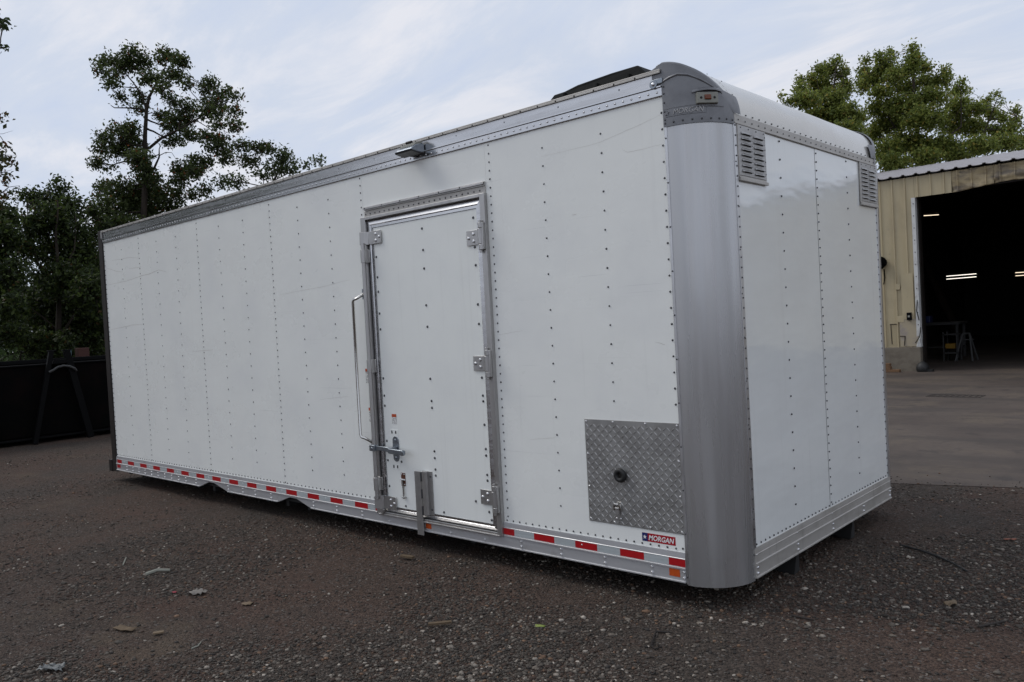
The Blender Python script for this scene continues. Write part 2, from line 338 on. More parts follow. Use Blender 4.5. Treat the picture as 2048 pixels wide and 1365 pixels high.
# ------------------------------------------------------------------ truck box body
BW, RC, XL = 2.505, .234, -7.206
ZP, ZT, ZR, ZC = .151, 2.446, 2.575, 2.297
P4 = 1.2192; S5 = -1.476; SE = [S5-P4*i for i in range(5)]      # seams
box = thing('truck_box', 'long white riveted truck box body with aluminium corners sitting on the gravel', 'truck box', (-3.6, BW/2, GZ))
B = lambda: MB()
# core, floor, roof, far wall
B().box(XL+.02, -.255, .034, BW-.034, .03, 2.55).build('inner_wall', 'inner_black', box)
b = B(); b.grid(lambda x, y: (x, y, 2.560+.022*math.sin(math.pi*y/BW)), frange(XL-.08, -.27, 6), frange(-.004, BW+.004, 9)); b.build('roof', 'roof_sheet_white', box, True)
B().box(XL, -.234, BW-.03, BW, ZP, ZT).build('far_side_wall', 'side_paint', box)
# side sheets
edges = [XL]+SE[::-1]+[-.232]
for i in range(len(edges)-1):
    x0, x1 = edges[i]+.0008, edges[i+1]-.0008
    if i == 5: x0 = -1.4934
    if i == 4: x1 = -1.4945
    b = B(); z0 = 2.10 if i == 4 else ZP-.02
    b.box(x0, x1, 0, .03, z0, ZT+.01); b.build('side_panel', 'side_paint', box)
# end sheets (the second laps over the first)
def wav(y, z, s): return .0025*noise.noise((y*1.3, z*2.2, s))+.0012*noise.noise((y*3.1, z*4.7, s+4))
for k, (y0, y1, xs) in enumerate(((.232, 1.2595, 0), (1.2615, 2.325, .0012))):
    b = B(); ys = frange(y0, y1, 26); zs = frange(ZP-.02, ZC+.02, 60)
    b.grid(lambda y, z: (xs+wav(y, z, k*9)*min(1, (y-y0)*8, (y1-y)*8), y, z), ys, zs)
    b.box(-.03, -.012, y0, y1, ZP-.02, ZC+.02); b.build('end_panel', 'end_paint', box, True)
B().box(-.011, -.009, 1.2, 1.32, ZP, ZC).build('seam_backing', 'gasket', box)

# corner posts
def arc(r, y0, sgn, n=20, full=True):
    return [(-r+r*math.sin(a), y0+sgn*(r-r*math.cos(a))) for a in frange(0, math.pi/2, n)]
def post(r, y0, sgn, ztop, nm):
    o_ = arc(r, y0, sgn); inn = [(-r+(r-.012)*math.sin(a), y0+sgn*(r-(r-.012)*math.cos(a))) for a in frange(0, math.pi/2, 20)]
    pl = [(-r-.006, y0)]+o_+[(0, y0+sgn*(r+.006))]; pl = [(x+.004*math.sin(min(max(i-1, 0)/19, 1)*math.pi/2), y-sgn*.004*math.cos(min(max(i-1, 0)/19, 1)*math.pi/2)) for i, (x, y) in enumerate(pl)]
    poly = pl+[(-.013, y0+sgn*(r+.006))]+inn[::-1]+[(-r-.006, y0+sgn*.013)]
    if sgn < 0: poly = poly[::-1]
    b = B(); n = len(poly)
    zs = frange(-.012, ztop, 2)
    for z in zs: b.v += [(x, y, z) for x, y in poly]
    for i in range(n): b.f.append((i, (i+1) % n, n+(i+1) % n, n+i)); b.m.append(0)
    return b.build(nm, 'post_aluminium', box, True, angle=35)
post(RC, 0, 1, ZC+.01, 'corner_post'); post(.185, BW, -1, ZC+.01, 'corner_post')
# thin cover strips at the post's edges
B().box(-.247, -.232, -.007, -.0005, -.008, ZC+.03).build('edge_strip', 'aluminium', box, bevel=.0015)
B().box(.0005, .007, .229, .262, ZC-.0, ZP).build('edge_strip', 'aluminium', box, bevel=.0015)
B().box(.0005, .007, 2.300, 2.322, ZC-.0, ZP).build('edge_strip', 'aluminium', box, bevel=.0015)

# cap casting: wall following the plan of the corner, its top following the rounded nose
RN, ZN = .275, 2.328
zn = lambda x: ZN+math.sqrt(max(0, RN*RN-(x+RN)**2)) if x > -RN else ZN+RN
def capP(s, off=0.):                   # s = arc length round the corner; 0 at the start of the curve, negative on the flat
    if s < 0: return (-RC+s, -off, 0, -1)
    a = s/RC
    if a > math.pi/2: return (off, RC+(s-RC*math.pi/2), 1, 0)
    return (-RC+(RC+off)*math.sin(a), RC-(RC+off)*math.cos(a), math.sin(a), -math.cos(a))
def cap_casting(mir):
    Y = (lambda y: BW-y) if mir else (lambda y: y)
    ss = [-.014]+frange(0, RC*math.pi/2, 28); T = frange(0, 1, 9)
    b = B()
    def fn(s, t):
        x, y, *_ = capP(s, .009); x0 = capP(s, 0)[0]
        zt = max(zn(min(x0, 0)), ZN+.008) if s > -.016 else zn(-RC)-(.020*(-.014-s)/.055)
        return (x, Y(y), ZC-.012+(zt-ZC+.012)*t)
    b.grid(fn, ss, T)
    # top: lip over the nose
    def lip(s, t):
        x, y, *_ = capP(s, .009); x0 = min(capP(s, 0)[0], 0)
        zt = max(zn(x0), ZN+.008) if s > -.016 else zn(-RC)-(.020*(-.014-s)/.055)
        yy = y+t*(max(.05, .30-y) if x0 > -.02 else .055)
        return (x+(.004 if t > 0 else 0), Y(yy), zt+(.006 if 0 < t < 1 else (0 if t == 0 else .002)))
    b.grid(lip, ss, [0, .12, .9, 1])
    se = [-.068, -.045, -.0141]
    b.grid(lambda s, t: (capP(s, .009)[0], Y(capP(s, .009)[1]), 2.500+(zn(-RC)-(.020*(-.014-s)/.055)-2.500)*t), se, T)
    b.grid(lip, se, [0, .12, .9, 1])
    if mir: b.f = [q[::-1] for q in b.f]
    return b.build('corner_cap', 'cast_aluminium', box, True, angle=50)
cap = cap_casting(False); cap_casting(True)
# ribs and mouldings on the near cap
def on_cap(s, z, off): x, y, *_ = capP(s, off); return (x, y, z)
sa = lambda a: a*RC
b = B(); pts = [(-.030, 2.503), (-.012, 2.508), (sa(.12), 2.522), (sa(.3), 2.530), (sa(.5), 2.520), (sa(.75), 2.492), (sa(1.0), 2.457), (sa(1.22), 2.425)]
b.tube([on_cap(s, z, .008) for s, z in pts], [.004, .006, .007, .007, .007, .0065, .006, .002], 8); b.build('moulding', 'cast_aluminium', cap, True)
b = B(); ss = frange(sa(.56), sa(1.22), 10)
for i, s in enumerate(ss):
    h = .004+.020*math.sin(math.pi*(i+.35)/9.7)
    for o_, z in ((.005, 2.436), (.007+h, 2.430), (.007+h, 2.437), (.005, 2.452)): b.v.append(on_cap(s, z+.006*math.sin(math.pi*i/9), o_))
for i in range(9):
    for k in range(3): b.f.append((i*4+k, i*4+k+1, i*4+k+5, i*4+k+4)); b.m.append(0)
b.build('light_hood', 'cast_aluminium', cap, True)
b = B(); b.tube([on_cap(s, 2.362, .008) for s in frange(sa(.52), sa(1.24), 9)], .0035, 6); b.build('moulding', 'cast_aluminium', cap, True)
# marker light: plate tangent to the corner
am = .86; mid = Vector(on_cap(sa(am), 2.400, .014)); nn = Vector((math.sin(am), -math.cos(am), 0)); tt = Vector((math.cos(am), math.sin(am), 0)); uz = Vector((0, 0, 1))
def plate(b, cx, cz, w, h, d0, d1, m=0, bev=.15):
    P = []; 
    for d, k in ((d0, 1), (d1, 1-bev)):
        for sx, sz in ((-1, -1), (1, -1), (1, 1), (-1, 1)): P.append(mid+tt*(cx+sx*w/2*k)+uz*(cz+sz*h/2*k)+nn*d)
    b.add(P, [(0, 3, 2, 1), (4, 5, 6, 7)]+[(i, (i+1) % 4, 4+(i+1) % 4, 4+i) for i in range(4)], m)
b = B(); plate(b, 0, 0, .112, .056, -.012, .010, 0, .06)
ml = b.build('marker_light', 'lamp_grey', box, bevel=.003, label='amber marker light in a pale grey housing')
b = B(); plate(b, 0, .002, .036, .025, .0105, .017, 0, .18); b.build('lens', 'amber_lens', ml, bevel=.002)
for sx in (-1, 1): B().dome(mid+tt*sx*.034+nn*.0102, nn, .0065, .002, 10).build('mounting_hole', 'gasket', ml)
# embossed lettering
def emboss(txt, s0, s1, zb, h, parent, mt, rise=.03):
    V, F = text_mesh(txt, .3, -.004); b = B()
    nv = len(V)
    for o_ in (.0085, .0130):
        for p, q in V: b.v.append(on_cap(s0+(s1-s0)*p, zb+h*q, o_))
    ed = {}
    for f in F:
        for i in range(len(f)): ed[(f[i], f[(i+1) % len(f)])] = 1
        b.f.append(tuple(i+nv for i in f)); b.m.append(0)
    for a_, c_ in ed:
        if (c_, a_) not in ed: b.f.append((a_, c_, c_+nv, a_+nv)); b.m.append(0)
    return b.build('lettering', mt, parent)
emboss('MORGAN', .040, .185, 2.3385, .024, cap, 'galvanised')
b = B()
star = [(math.cos(math.pi/2+k*math.pi/5)*(1 if k % 2 == 0 else .42), math.sin(math.pi/2+k*math.pi/5)*(1 if k % 2 == 0 else .42)) for k in range(10)]
for o_ in (.0085, .0130):
    for p, q in star: b.v.append(on_cap(.008+p*.013, 2.350+q*.013, o_))
b.f.append(tuple(range(10, 20))); b.m.append(0)
for i in range(10): b.f.append((i, (i+1) % 10, 10+(i+1) % 10, 10+i)); b.m.append(0)
b.build('star_emblem', 'cast_aluminium', cap)
b = B()
for pl in ([(.195, 2.332), (.20, 2.370)], [(-.008, 2.331), (.195, 2.331)], [(-.008, 2.371), (.20, 2.371)]):
    b.tube([on_cap(pl[0][0]+(pl[1][0]-pl[0][0])*i/8, pl[0][1]+(pl[1][1]-pl[0][1])*i/8, .0085) for i in range(9)], .0018, 6)
b.build('emblem_border', 'cast_aluminium', cap, True)
b = B()                                   # lifting eye at the rear edge of the cap
b.tube([(-.290, -.012, 2.506), (-.290, -.020, 2.506)], .022, 14); b.box(-.290, -.240, -.016, -.0092, 2.504, 2.530); eye = b.build('lifting_eye', 'zinc', box, True, bevel=.002)
b = B(); b.dome((-.290, -.020, 2.506), (0, -1, 0), .011, .007, 8); b.build('bolt', 'rivet_bright', eye, True)

# nose: quarter-round sheet along the front top edge
b = B()
def nose(y, a): return (-RN+RN*math.sin(a), y, ZN+RN*math.cos(a)+.0008*math.sin(y*9))
b.grid(nose, frange(.26, BW-.22, 24), frange(math.pi/2, -.02, 16)); b.f = [q for q in b.f]; b.build('nose_sheet', 'nose_paint', box, True, angle=80)
b = B()
for k, y in enumerate(frange(.03, .26, 8)):
    pass
def nose2(y, t):
    x0 = (-RC+math.sqrt(max(0, RC**2-(RC-y)**2))) if y < RC else 0
    a1 = math.asin(max(-1, min(1, (x0+RN)/RN))); a = a1*(1-t); return nose(y, a)
b.grid(nose2, frange(.002, .26, 14), frange(0, 1, 12)); b.build('nose_sheet', 'nose_paint', box, True, angle=80)
b = B(); 
def nose3(y, t):
    yy = BW-y; x0 = (-RC+math.sqrt(max(0, RC**2-(RC-y)**2))) if y < RC else 0
    a1 = math.asin(max(-1, min(1, (x0+RN)/RN))); p = nose(y, a1*(1-t)); return (p[0], yy, p[2])
b.grid(nose3, frange(.002, .26, 14), frange(0, 1, 12)); b.f = [q[::-1] for q in b.f]; b.build('nose_sheet', 'nose_paint', box, True, angle=80)
B().box(-.28, -.262, .0, BW, 2.56, ZN+RN-.004).build('nose_closure', 'dusty_aluminium', box)
b = B(); b.box(-.006, .008, .24, BW-.20, ZC-.004, ZN+.012); b.box(-.006, .011, .24, BW-.20, ZC-.006, ZC+.004); b.build('nose_rail', 'dusty_aluminium', box, bevel=.002)

# rails
b = B()
prof = [(.02, ZT-.004), (-.006, ZT-.004), (-.008, ZT), (-.008, ZT+.038), (-.017, ZT+.041), (-.017, ZT+.047), (-.002, ZT+.050), (-.0045, ZT+.080), (-.0055, ZT+.100), (-.0075, ZR-.010), (.02, ZR-.010)]
b.prism(prof, 0, XL-.004, -.250); b.build('top_rail', 'rail_aluminium', box)
b = B(); b.box(XL-.004, -.250, -.019, .04, ZR-.0095, ZR); b.box(XL-.004, -.250, -.019, -.016, ZR-.020, ZR-.009); b.build('drip_edge', 'dusty_aluminium', box, bevel=.0015)
pr_lo = [(.03, .0), (-.012, .0), (-.016, .0), (-.016, .006), (-.010, .008), (-.010, .066), (-.016, .068), (-.016, .074), (-.010, .0765), (.03, .0765)]
pr_hi = [(.03, .0767), (-.009, .0767), (-.009, .118), (-.011, .120), (-.009, .122), (-.007, ZP), (.03, ZP)]
pr_up = [(.03, .056), (-.010, .056), (-.010, .066), (-.016, .068), (-.016, .074), (-.010, .0765), (.03, .0765)]
segs = []; cuts = [(-5.343, -5.118, -4.829), (-4.020, -3.793, -3.543)]
x = XL
b = B()
def rail_lo(x0, x1): b.prism(pr_lo, 0, x0, x1)
rail_lo(XL, cuts[0][0]); rail_lo(cuts[0][2], cuts[1][0]); rail_lo(cuts[1][2], -.247)
for a0, a1, a2 in cuts:                    # scalloped cut-outs
    b.prism(pr_up, 0, a0+.0002, a2-.0002)
    am_, aw = a1, .05
    b.prism([(a0, 0), (a1-aw, .056), (a0, .056)], 1, .01, -.0098)
    b.prism([(a2, 0), (a2, .056), (a1+aw, .056)], 1, .01, -.0098)
b.build('bottom_rail', 'rail_satin', box)
b = B(); b.prism(pr_hi, 0, XL, -2.700); b.prism(pr_hi, 0, -1.496, -.247); b.build('bottom_rail', 'rail_satin', box)
b = B(); b.prism([(x_*-1, z) for x_, z in pr_lo], 1, .240, BW-.18); b.f = b.f
b.v = [(-vx if False else vx, vy, vz) for vx, vy, vz in b.v]
bb = B()
def prism_y(pr, y0, y1):
    n = len(pr); bb.add([(-p, y, q) for y in (y0, y1) for p, q in pr], [tuple(range(n)), tuple(range(n, 2*n))[::-1]]+[(i, n+i, n+(i+1) % n, (i+1) % n) for i in range(n)])
prism_y(pr_lo, .240, BW-.18); prism_y([(p, q) for p, q in pr_hi], .240, BW-.18); bb.build('bottom_rail', 'dusty_aluminium', box)
B().prism([(0, .03), (0, 0)] and [(XL, .03), (-.24, .03), (-.24, BW-.03), (XL, BW-.03)], 2, .012, .029).build('floor', 'underframe', box)

# underframe: sills on the ground and crossmembers
for y in (.80, 1.66):
    b = B(); b.box(-6.75, -.02, y-.03, y+.03, GZ+.003, .012); b.prism([(-.02, GZ+.004), (.0, .0), (-.30, .0), (-.10, GZ+.004)], 1, y-.045, y-.031); b.build('sill_beam', 'underframe', box)
for x in np.arange(-7.0, -.1, .3048):
    B().box(x-.02, x+.02, .04, BW-.04, -.035, .0115).build('crossmember', 'underframe', box)

# reflective tape, three colours
PT = .3048
k = 0; x = -7.183; reds = [(-7.183, -7.066)]
reds += [(-6.913+PT*.9935*i, -6.913+PT*.9935*i+.152) for i in range(14)]+[(-2.739, -2.7005), (-1.4955, -1.408), (-1.252, -1.099), (-.947, -.795), (-.643, -.492), (-.342, -.2475)]
reds = [r for r in reds if not (r[1] > -2.70 and r[0] < -1.50)]
reds = sorted(reds)
for a0, a1 in reds: B().box(a0, min(a1, -.2475), -.0098, -.0088, .079, .1165).build('red_tape', 'red_tape', box)
for (a0, a1), (c0, c1) in zip(reds[:-1], reds[1:]):
    if c0-a1 < .4: B().box(a1+.0003, c0-.0003, -.0098, -.0088, .079, .1165).build('silver_tape', 'silver_tape', box)
B().box(-7.19, -7.105, -.0112, -.0098, .028, .062).build('red_reflector', 'red_tape', box)
B().box(-2.205, -2.152, -.0112, -.0098, .022, .062).build('amber_reflector', 'amber_tape', box)
B().box(-.342, -.280, -.0112, -.0098, .024, .063).build('amber_reflector', 'amber_tape', box)

# rivets (counted by nobody; joined by row family)
def rivets(pts, nrm, name='rivets', r=.0062, h=.0042, m='rivet_steel', par=None):
    b = B()
    for p in pts: b.dome(p, nrm, r*random.uniform(.93, 1.07), h, 7)
    return b.build(name, m, par or box, True, kind='stuff', angle=70)
sy = (0, -1, 0); sx_ = (1, 0, 0)
for i in range(6):                          # seam and stud rows
    x0, x1 = edges[i], edges[i+1]
    if i == 4: continue
    rows = [x1-P4/3, x1-2*P4/3] if i else [x1-P4/3]
    pts = [(xx+random.uniform(-.001, .001), 0, z) for xx in rows for z in np.arange(.30, 2.42, .1016) if not (i == 5 and -.86 < xx < -.22 and z < .83)]
    rivets(pts, sy)
for xx in SE:
    z0 = .17 if xx not in SE[:2] else .19
    rivets([(xx+(.016 if xx == S5 else (-.018 if xx == SE[1] else .012)), 0, z) for z in np.arange(z0, 2.43, .0508)], sy)
rivets([(XL+.014, 0, z) for z in np.arange(.17, 2.43, .0508)], sy)
rivets([(-.262, 0, z) for z in np.arange(.17, 2.43, .0812) if not .23 < z < .82], sy)
rivets([(x, 0, ZP+.014) for x in np.arange(XL+.03, -2.72, .0508)], sy); rivets([(x, 0, ZP+.014) for x in np.arange(-1.47, -.26, .0508)], sy)
rivets([(x, -.008, ZT+.019) for x in np.arange(XL+.02, -.27, .0508)], sy, m='rivet_bright', r=.0065)
rivets([(x, -.003, ZT+.085) for x in np.arange(XL+.2, -.3, P4/3)], sy, r=.005)
rivets([(x, -.0188, ZR-.014) for x in np.arange(XL+.05, -.3, .13)], sy, r=.005, m='rear_steel', name='screws')
rivets([(-.2395, -.007, z) for z in np.arange(.03, ZC, .22)], sy, r=.005)
rivets([(.007, .245, z) for z in np.arange(.20, ZC, .0508)], sx_, r=.005); rivets([(.007, .236, z) for z in np.arange(.12, ZC, .22)], sx_, r=.004)
rivets([(.0022, 2.294, z) for z in np.arange(.18, ZC, .0508)], sx_, r=.005)
rivets([(.0032, 1.275, z) for z in np.arange(.18, ZC, .0508)], sx_, r=.0052)
rivets([(.0022, .77, z) for z in np.arange(.27, 2.28, .1)], sx_, r=.0058); rivets([(.0022, 1.765, z) for z in np.arange(.27, 2.28, .1)], sx_, r=.0058)
rivets([(.0022, y, ZP+.014) for y in np.arange(.275, 2.29, .0508)], sx_, r=.0055)
rivets([(.008, y, ZC+.017) for y in np.arange(.28, 2.28, .0762)], sx_, r=.0045); rivets([(-.0005, y+.03, ZN+.024) for y in np.arange(.28, 2.24, .0762)], sx_, r=.0045)
pts = []
b = B()
for s in frange(-.004, sa(1.5), 9): b.dome(on_cap(s, ZC+.006, .009), (math.sin(max(0, s/RC)), -math.cos(max(0, s/RC)), 0), .0055, .0045, 8)
for z in (2.32, 2.36, 2.405, 2.45, 2.485): b.dome(on_cap(-.004, z, .009), (0, -1, 0), .005, .004, 8)
for a in (.15, .45, .8, 1.15): b.dome((nose(.29, a)[0]+.004*math.sin(a), .285, nose(0, a)[2]+.006), (math.sin(a), 0, math.cos(a)), .004, .003, 7)
b.build('rivets', 'rivet_steel', box, True, kind='stuff')
# bolts of the bottom rails, in pairs
bolts = [-6.937+.1473*i for i in range(10)]+[-5.409, -4.814, -4.564, -4.361, -4.114, -3.507, -3.201, -2.894, -2.586, -2.278, -1.968, -1.661, -1.356, -1.051, -.746, -.445, -.2565]
b = B()
for x in bolts:
    for z in (.023, .053): b.dome((x, -.0098, z), sy, .0085, .009, 9)
for y in (.258, .753, 1.264, 1.784, 2.296):
    for z in (.023, .053): b.dome((.0098, y, z), sx_, .0085, .009, 9)
    b.dome((.008, y, .115), sx_, .006, .004, 7)
for x in np.arange(-7.0, -.3, .61):
    if not -2.72 < x < -1.48: b.dome((x, -.0095, .10), sy, .005, .003, 7)
b.build('bolts', 'rivet_bright', box, True, kind='stuff')

# rear frame
b = B(); b.box(XL-.105, XL-.004, -.012, .10, -.02, ZR+.008); b.box(XL-.105, XL-.004, BW-.10, BW+.012, -.02, ZR+.008); b.box(XL-.105, XL-.004, .10, BW-.10, 2.40, ZR+.004); b.box(XL-.105, XL-.004, .10, BW-.10, -.02, .14)
b.build('rear_frame', 'rear_steel', box, bevel=.004)
for y0, y1 in ((-.02, .14), (BW-.14, BW+.02)): B().box(XL-.185, XL-.1055, y0, y1, -.025, .105).build('bumper_bracket', 'rear_steel', box, bevel=.008)
for y0, y1 in ((.102, 1.25), (1.255, BW-.102)): B().box(XL-.075, XL-.03, y0, y1, .142, 2.398).build('rear_door', 'side_paint', box, bevel=.004)
b = B(); b.box(XL-.02, XL+.012, -.019, -.0085, ZT+.05, ZR-.012); b.build('corner_bracket', 'galvanised', box, bevel=.002)

# vents in the end wall
def vent(y0):
    w, z0, z1 = .31, 2.036, 2.290
    v = B().box(.004, .010, y0, y0+w, z0, z1).build('vent', 'galvanised', box, bevel=.0015)
    b = B(); b.box(.004, .018, y0-.004, y0+w+.004, z0-.028, z0-.012); b.box(.004, .009, y0, y0+w, z0-.012, z0-.001); b.box(.004, .012, y0-.006, y0-.001, z0-.01, z1); b.build('drip_flange', 'dusty_aluminium', v, bevel=.0015)
    b = B()
    for yy in frange(y0+.03, y0+w-.02, 4): b.dome((.010, yy, z1-.012), sx_, .004, .003, 7)
    for zz in frange(z0+.03, z1-.03, 4): b.dome((.010, y0+w-.008, zz), sx_, .0035, .003, 7)
    b.build('rivets', 'rivet_steel', v, True, kind='stuff')
    for c, yc in enumerate((y0+.032, y0+.173)):
        for i in range(8):
            zt = z1-.030-i*.0272-c*.004; b = B(); L = .112
            pr = [(.0095, zt), (.0135, zt-.0025), (.0225, zt-.0135), (.0205, zt-.0145), (.0095, zt-.004)]
            n = len(pr); P = [(p, yc, q) for p, q in pr]+[(p, yc+.004, q) for p, q in pr]
            b.add([(.0095, yc, q) if j != 2 and j != 3 else (.014, yc+.002, q) for j, (p, q) in enumerate(pr)]+[(p, yc+.008, q) for p, q in pr]+[(p, yc+L-.008, q) for p, q in pr]+[(.0095, yc+L, q) if j != 2 and j != 3 else (.014, yc+L-.002, q) for j, (p, q) in enumerate(pr)],
                  [(k*n+j, (k+1)*n+j, (k+1)*n+(j+1) % n, k*n+(j+1) % n) for k in range(3) for j in range(n)]+[tuple(range(n)), tuple(range(3*n, 4*n))[::-1]])
            b.build('louver', 'galvanised', v, True, angle=30)
            B().box(.0101, .0108, yc+.006, yc+L-.006, zt-.0165, zt-.0045).build('slot', 'gasket', v)
vent(.268); vent(1.992)

# side door
DX0, DX1, DZ0, DZ1 = -2.702, -1.494, .066, 2.145
fr = B()
for a in (((DX0, DX0+.050, DZ0, DZ1)), ((DX1-.040, DX1, DZ0, DZ1))): fr.box(a[0], a[1], -.026, .02, a[2], a[3])
fr.box(DX0+.050, DX1-.040, -.026, .02, DZ1-.022, DZ1)
fr.box(DX0+.050, DX1-.040, -.024, .02, DZ0, DZ0+.020)
fr.box(DX0+.02, DX1-.02, -.031, -.0262, DZ0-.004, DZ0+.006)
dfr = fr.build('door_frame', 'frame_aluminium', box, bevel=.004)
b = B(); b.box(DX0+.052, DX1-.042, .0, .018, DZ0+.022, DZ1-.024); b.build('door_gasket', 'gasket', box)
LX0, LX1, LZ0, LZ1 = -2.585, -1.578, .128, 2.062
leaf = B().box(LX0, LX1, -.010, -.001, LZ0, LZ1).build('side_door', 'door_paint', box, bevel=.002)
tr = B()    # bevelled aluminium edge of the leaf, mitred
O = (DX0+.058, DX1-.046, DZ0+.026, DZ1-.030); I = (LX0-.002, LX1+.002, LZ0-.002, LZ1+.002)
def ring(a, y): return [(a[0], y, a[2]), (a[1], y, a[2]), (a[1], y, a[3]), (a[0], y, a[3])]
M1 = tuple(o_+(i_-o_)*.55 for o_, i_ in zip(O, I)); M2 = tuple(o_+(i_-o_)*.66 for o_, i_ in zip(O, I))
rings = [ring(O, .0), ring(O, -.008), ring(M1, -.019), ring(M2, -.013), ring(I, -.014), ring(I, -.0)]
for r_ in rings: tr.v += r_
for k in range(5):
    for i in range(4): tr.f.append((k*4+i, k*4+(i+1) % 4, (k+1)*4+(i+1) % 4, (k+1)*4+i)); tr.m.append(0)
tr.f = [f for f in tr.f]; tr.build('edge_trim', 'rail_aluminium', leaf)
b = B()
for x, z in [(LX0+.02, z) for z in (.27, .45, .585, .83, .90, 1.02, 1.36, 1.47, 1.62, 1.72, 1.86)]+[(-2.08+.01*0, z) for z in (.385, .425, .50, .545, .83, .875, 1.02, 1.36, 1.50, 1.74, 1.86, 2.00)]+[(LX1-.03, z) for z in (.20, .395, .43, .55, .59, .74, .885, .92, 1.03, 1.36, 1.48, 1.72, 1.83, 2.01, 1.90)]+[(-2.42, .45), (-2.40, .148), (-2.02, .150), (LX1-.012, .152), (-1.72, .255)]:
    b.dome((x, -.010, z), sy, .009, .006, 9)
b.build('bolts', 'rivet_steel', leaf, True, kind='stuff')
def bolt3(b, pts, y, r=.011): 
    for x, z in pts: b.dome((x, y, z), sy, r, .008, 10, 1)
for z in (1.887, 1.118, .292):              # hinges on the right
    b = B(); b.box(-1.668, -1.556, -.0185, -.0145, z-.046, z+.046); b.prism([(-1.560, -.0185), (-1.535, -.040), (-1.531, -.036), (-1.556, -.0145)], 2, z-.046, z+.046)
    b.tube([(-1.528, -.040, z-.046), (-1.528, -.040, z+.046)], .0165, 12)
    b.tube([(-1.522, -.036, z+.050), (-1.522, -.036, z+.082)], .020, 12); b.tube([(-1.522, -.036, z-.082), (-1.522, -.036, z-.050)], .020, 12)
    b.tube([(-1.528, -.040, z-.098), (-1.528, -.040, z+.096)], .009, 10)
    b.box(-1.522, -1.498, -.046, -.0265, z-.080, z+.080)
    bolt3(b, ((-1.648, z), (-1.606, z+.022), (-1.606, z-.022)), -.0185); b.build('hinge', ['frame_aluminium', 'rivet_bright'], leaf, True, bevel=.0015)
for z, sgn in ((1.995, 1), (.155, -1)):     # cam keepers of the lock rod
    b = B(); b.box(-2.625, -2.490, -.0225, -.0165, z-.045, z+.045); b.prism([(-2.625, -.0225), (-2.675, -.062), (-2.675, -.055), (-2.625, -.0165)], 2, z-.045, z+.045)
    if sgn < 0: b.prism([(-2.675, z-.046), (-2.640, z-.085), (-2.625, z-.085), (-2.600, z-.046)], 1, -.036, -.029)
    bolt3(b, ((-2.508, z), (-2.545, z+.022), (-2.545, z-.022)), -.0225); b.build('cam_plate', ['frame_aluminium', 'rivet_bright'], leaf, True, bevel=.0015)
rod = B().tube([(-2.648, -.058, .18), (-2.648, -.058, 1.96)], .0145, 14).build('lock_rod', 'frame_aluminium', leaf, True)
for z in (1.87, 1.107, .285):
    b = B(); b.box(-2.684, -2.612, -.034, -.0265, z-.045, z+.045); b.tube([(-2.648, -.058, z-.045), (-2.648, -.058, z+.045)], .0195, 12); b.box(-2.672, -2.662, -.06, -.03, z-.045, z+.045); b.box(-2.634, -2.624, -.06, -.03, z-.045, z+.045)
    b.build('rod_guide', 'frame_aluminium', leaf, True, bevel=.0015)
b = B(); b.box(-2.676, -2.620, -.082, -.040, .518, .560); b.tube([(-2.648, -.085, .535), (-2.648, -.040, .535)], .012, 10)
b.prism([(-2.622, .524), (-2.500, .522), (-2.470, .530), (-2.470, .546), (-2.500, .553), (-2.622, .556)], 1, -.070, -.056); b.build('handle_hub', 'zinc', leaf, True, bevel=.003)
b = B(); b.prism([(-2.480, .530), (-2.462, .514), (-2.318, .508), (-2.312, .514), (-2.312, .538), (-2.318, .544), (-2.462, .548)], 1, -.086, -.062); b.build('handle', 'zinc', leaf, True, bevel=.004)
b = B(); pl = [(-2.468+.031*math.cos(a), (.592 if math.sin(a) >= 0 else .478)+.031*math.sin(a)) for a in frange(0, 2*math.pi*23/24, 24)]
b.prism(pl, 1, -.016, -.0102); b.box(-2.484, -2.452, -.062, -.016, .515, .552); b.dome((-2.468, -.016, .596), sy, .010, .006, 9); b.dome((-2.468, -.016, .474), sy, .010, .006, 9); b.build('handle_plate', 'zinc', leaf, True, bevel=.002)
b = B(); b.box(-2.520, -2.440, -.0125, -.0102, .395, .668); ph = b.build('backing_plate', 'door_paint', leaf, bevel=.001)
for x in (-2.502, -2.462):
    for z in (.650, .412): B().box(x-.006, x+.006, -.0135, -.0126, z-.010, z+.010).build('bolt_hole', 'gasket', ph)
b = B(); b.box(-2.432, -2.388, -.0135, -.0102, .285, .375); hp = b.build('hasp', 'brown_rust', leaf, bevel=.002)
b = B(); 
for x in (-2.423, -2.397):
    for z in (.366, .296): b.dome((x, -.0135, z), sy, .0055, .004, 8)
b.tube([(-2.432, -.018, .330), (-2.388, -.018, .330)], .006, 8); b.build('hasp_knuckle', 'rivet_bright', hp, True)
b = B(); b.tube([(-2.410, -.020, .328), (-2.409, -.018, .26), (-2.405, -.020, .212)], .006, 8); b.tube([(-2.42, -.02, .208), (-2.40, -.024, .205), (-2.386, -.02, .214)], .006, 8); b.build('hasp_hook', 'chrome', hp, True)
hb = B().box(-2.268, -2.204, -.034, -.028, -.024, .405).build('hold_back_bracket', 'galvanised', leaf, bevel=.003)
B().prism([(-2.196, -.0102), (-2.196, -.030), (-2.186, -.040), (-2.150, -.040), (-2.142, -.030), (-2.142, -.0165), (-2.112, -.0165), (-2.112, -.0102)], 2, .118, .408).build('channel', 'galvanised', hb, bevel=.002)
b = B()
for z in frange(.145, .370, 3): b.tube([(-2.199, -.036, z-.03), (-2.199, -.036, z+.03)], .006, 8)
for z in (.155, .375): b.dome((-2.126, -.0165, z), sy, .008, .005, 8)
b.build('hinge_knuckle', 'rivet_steel', hb, True)
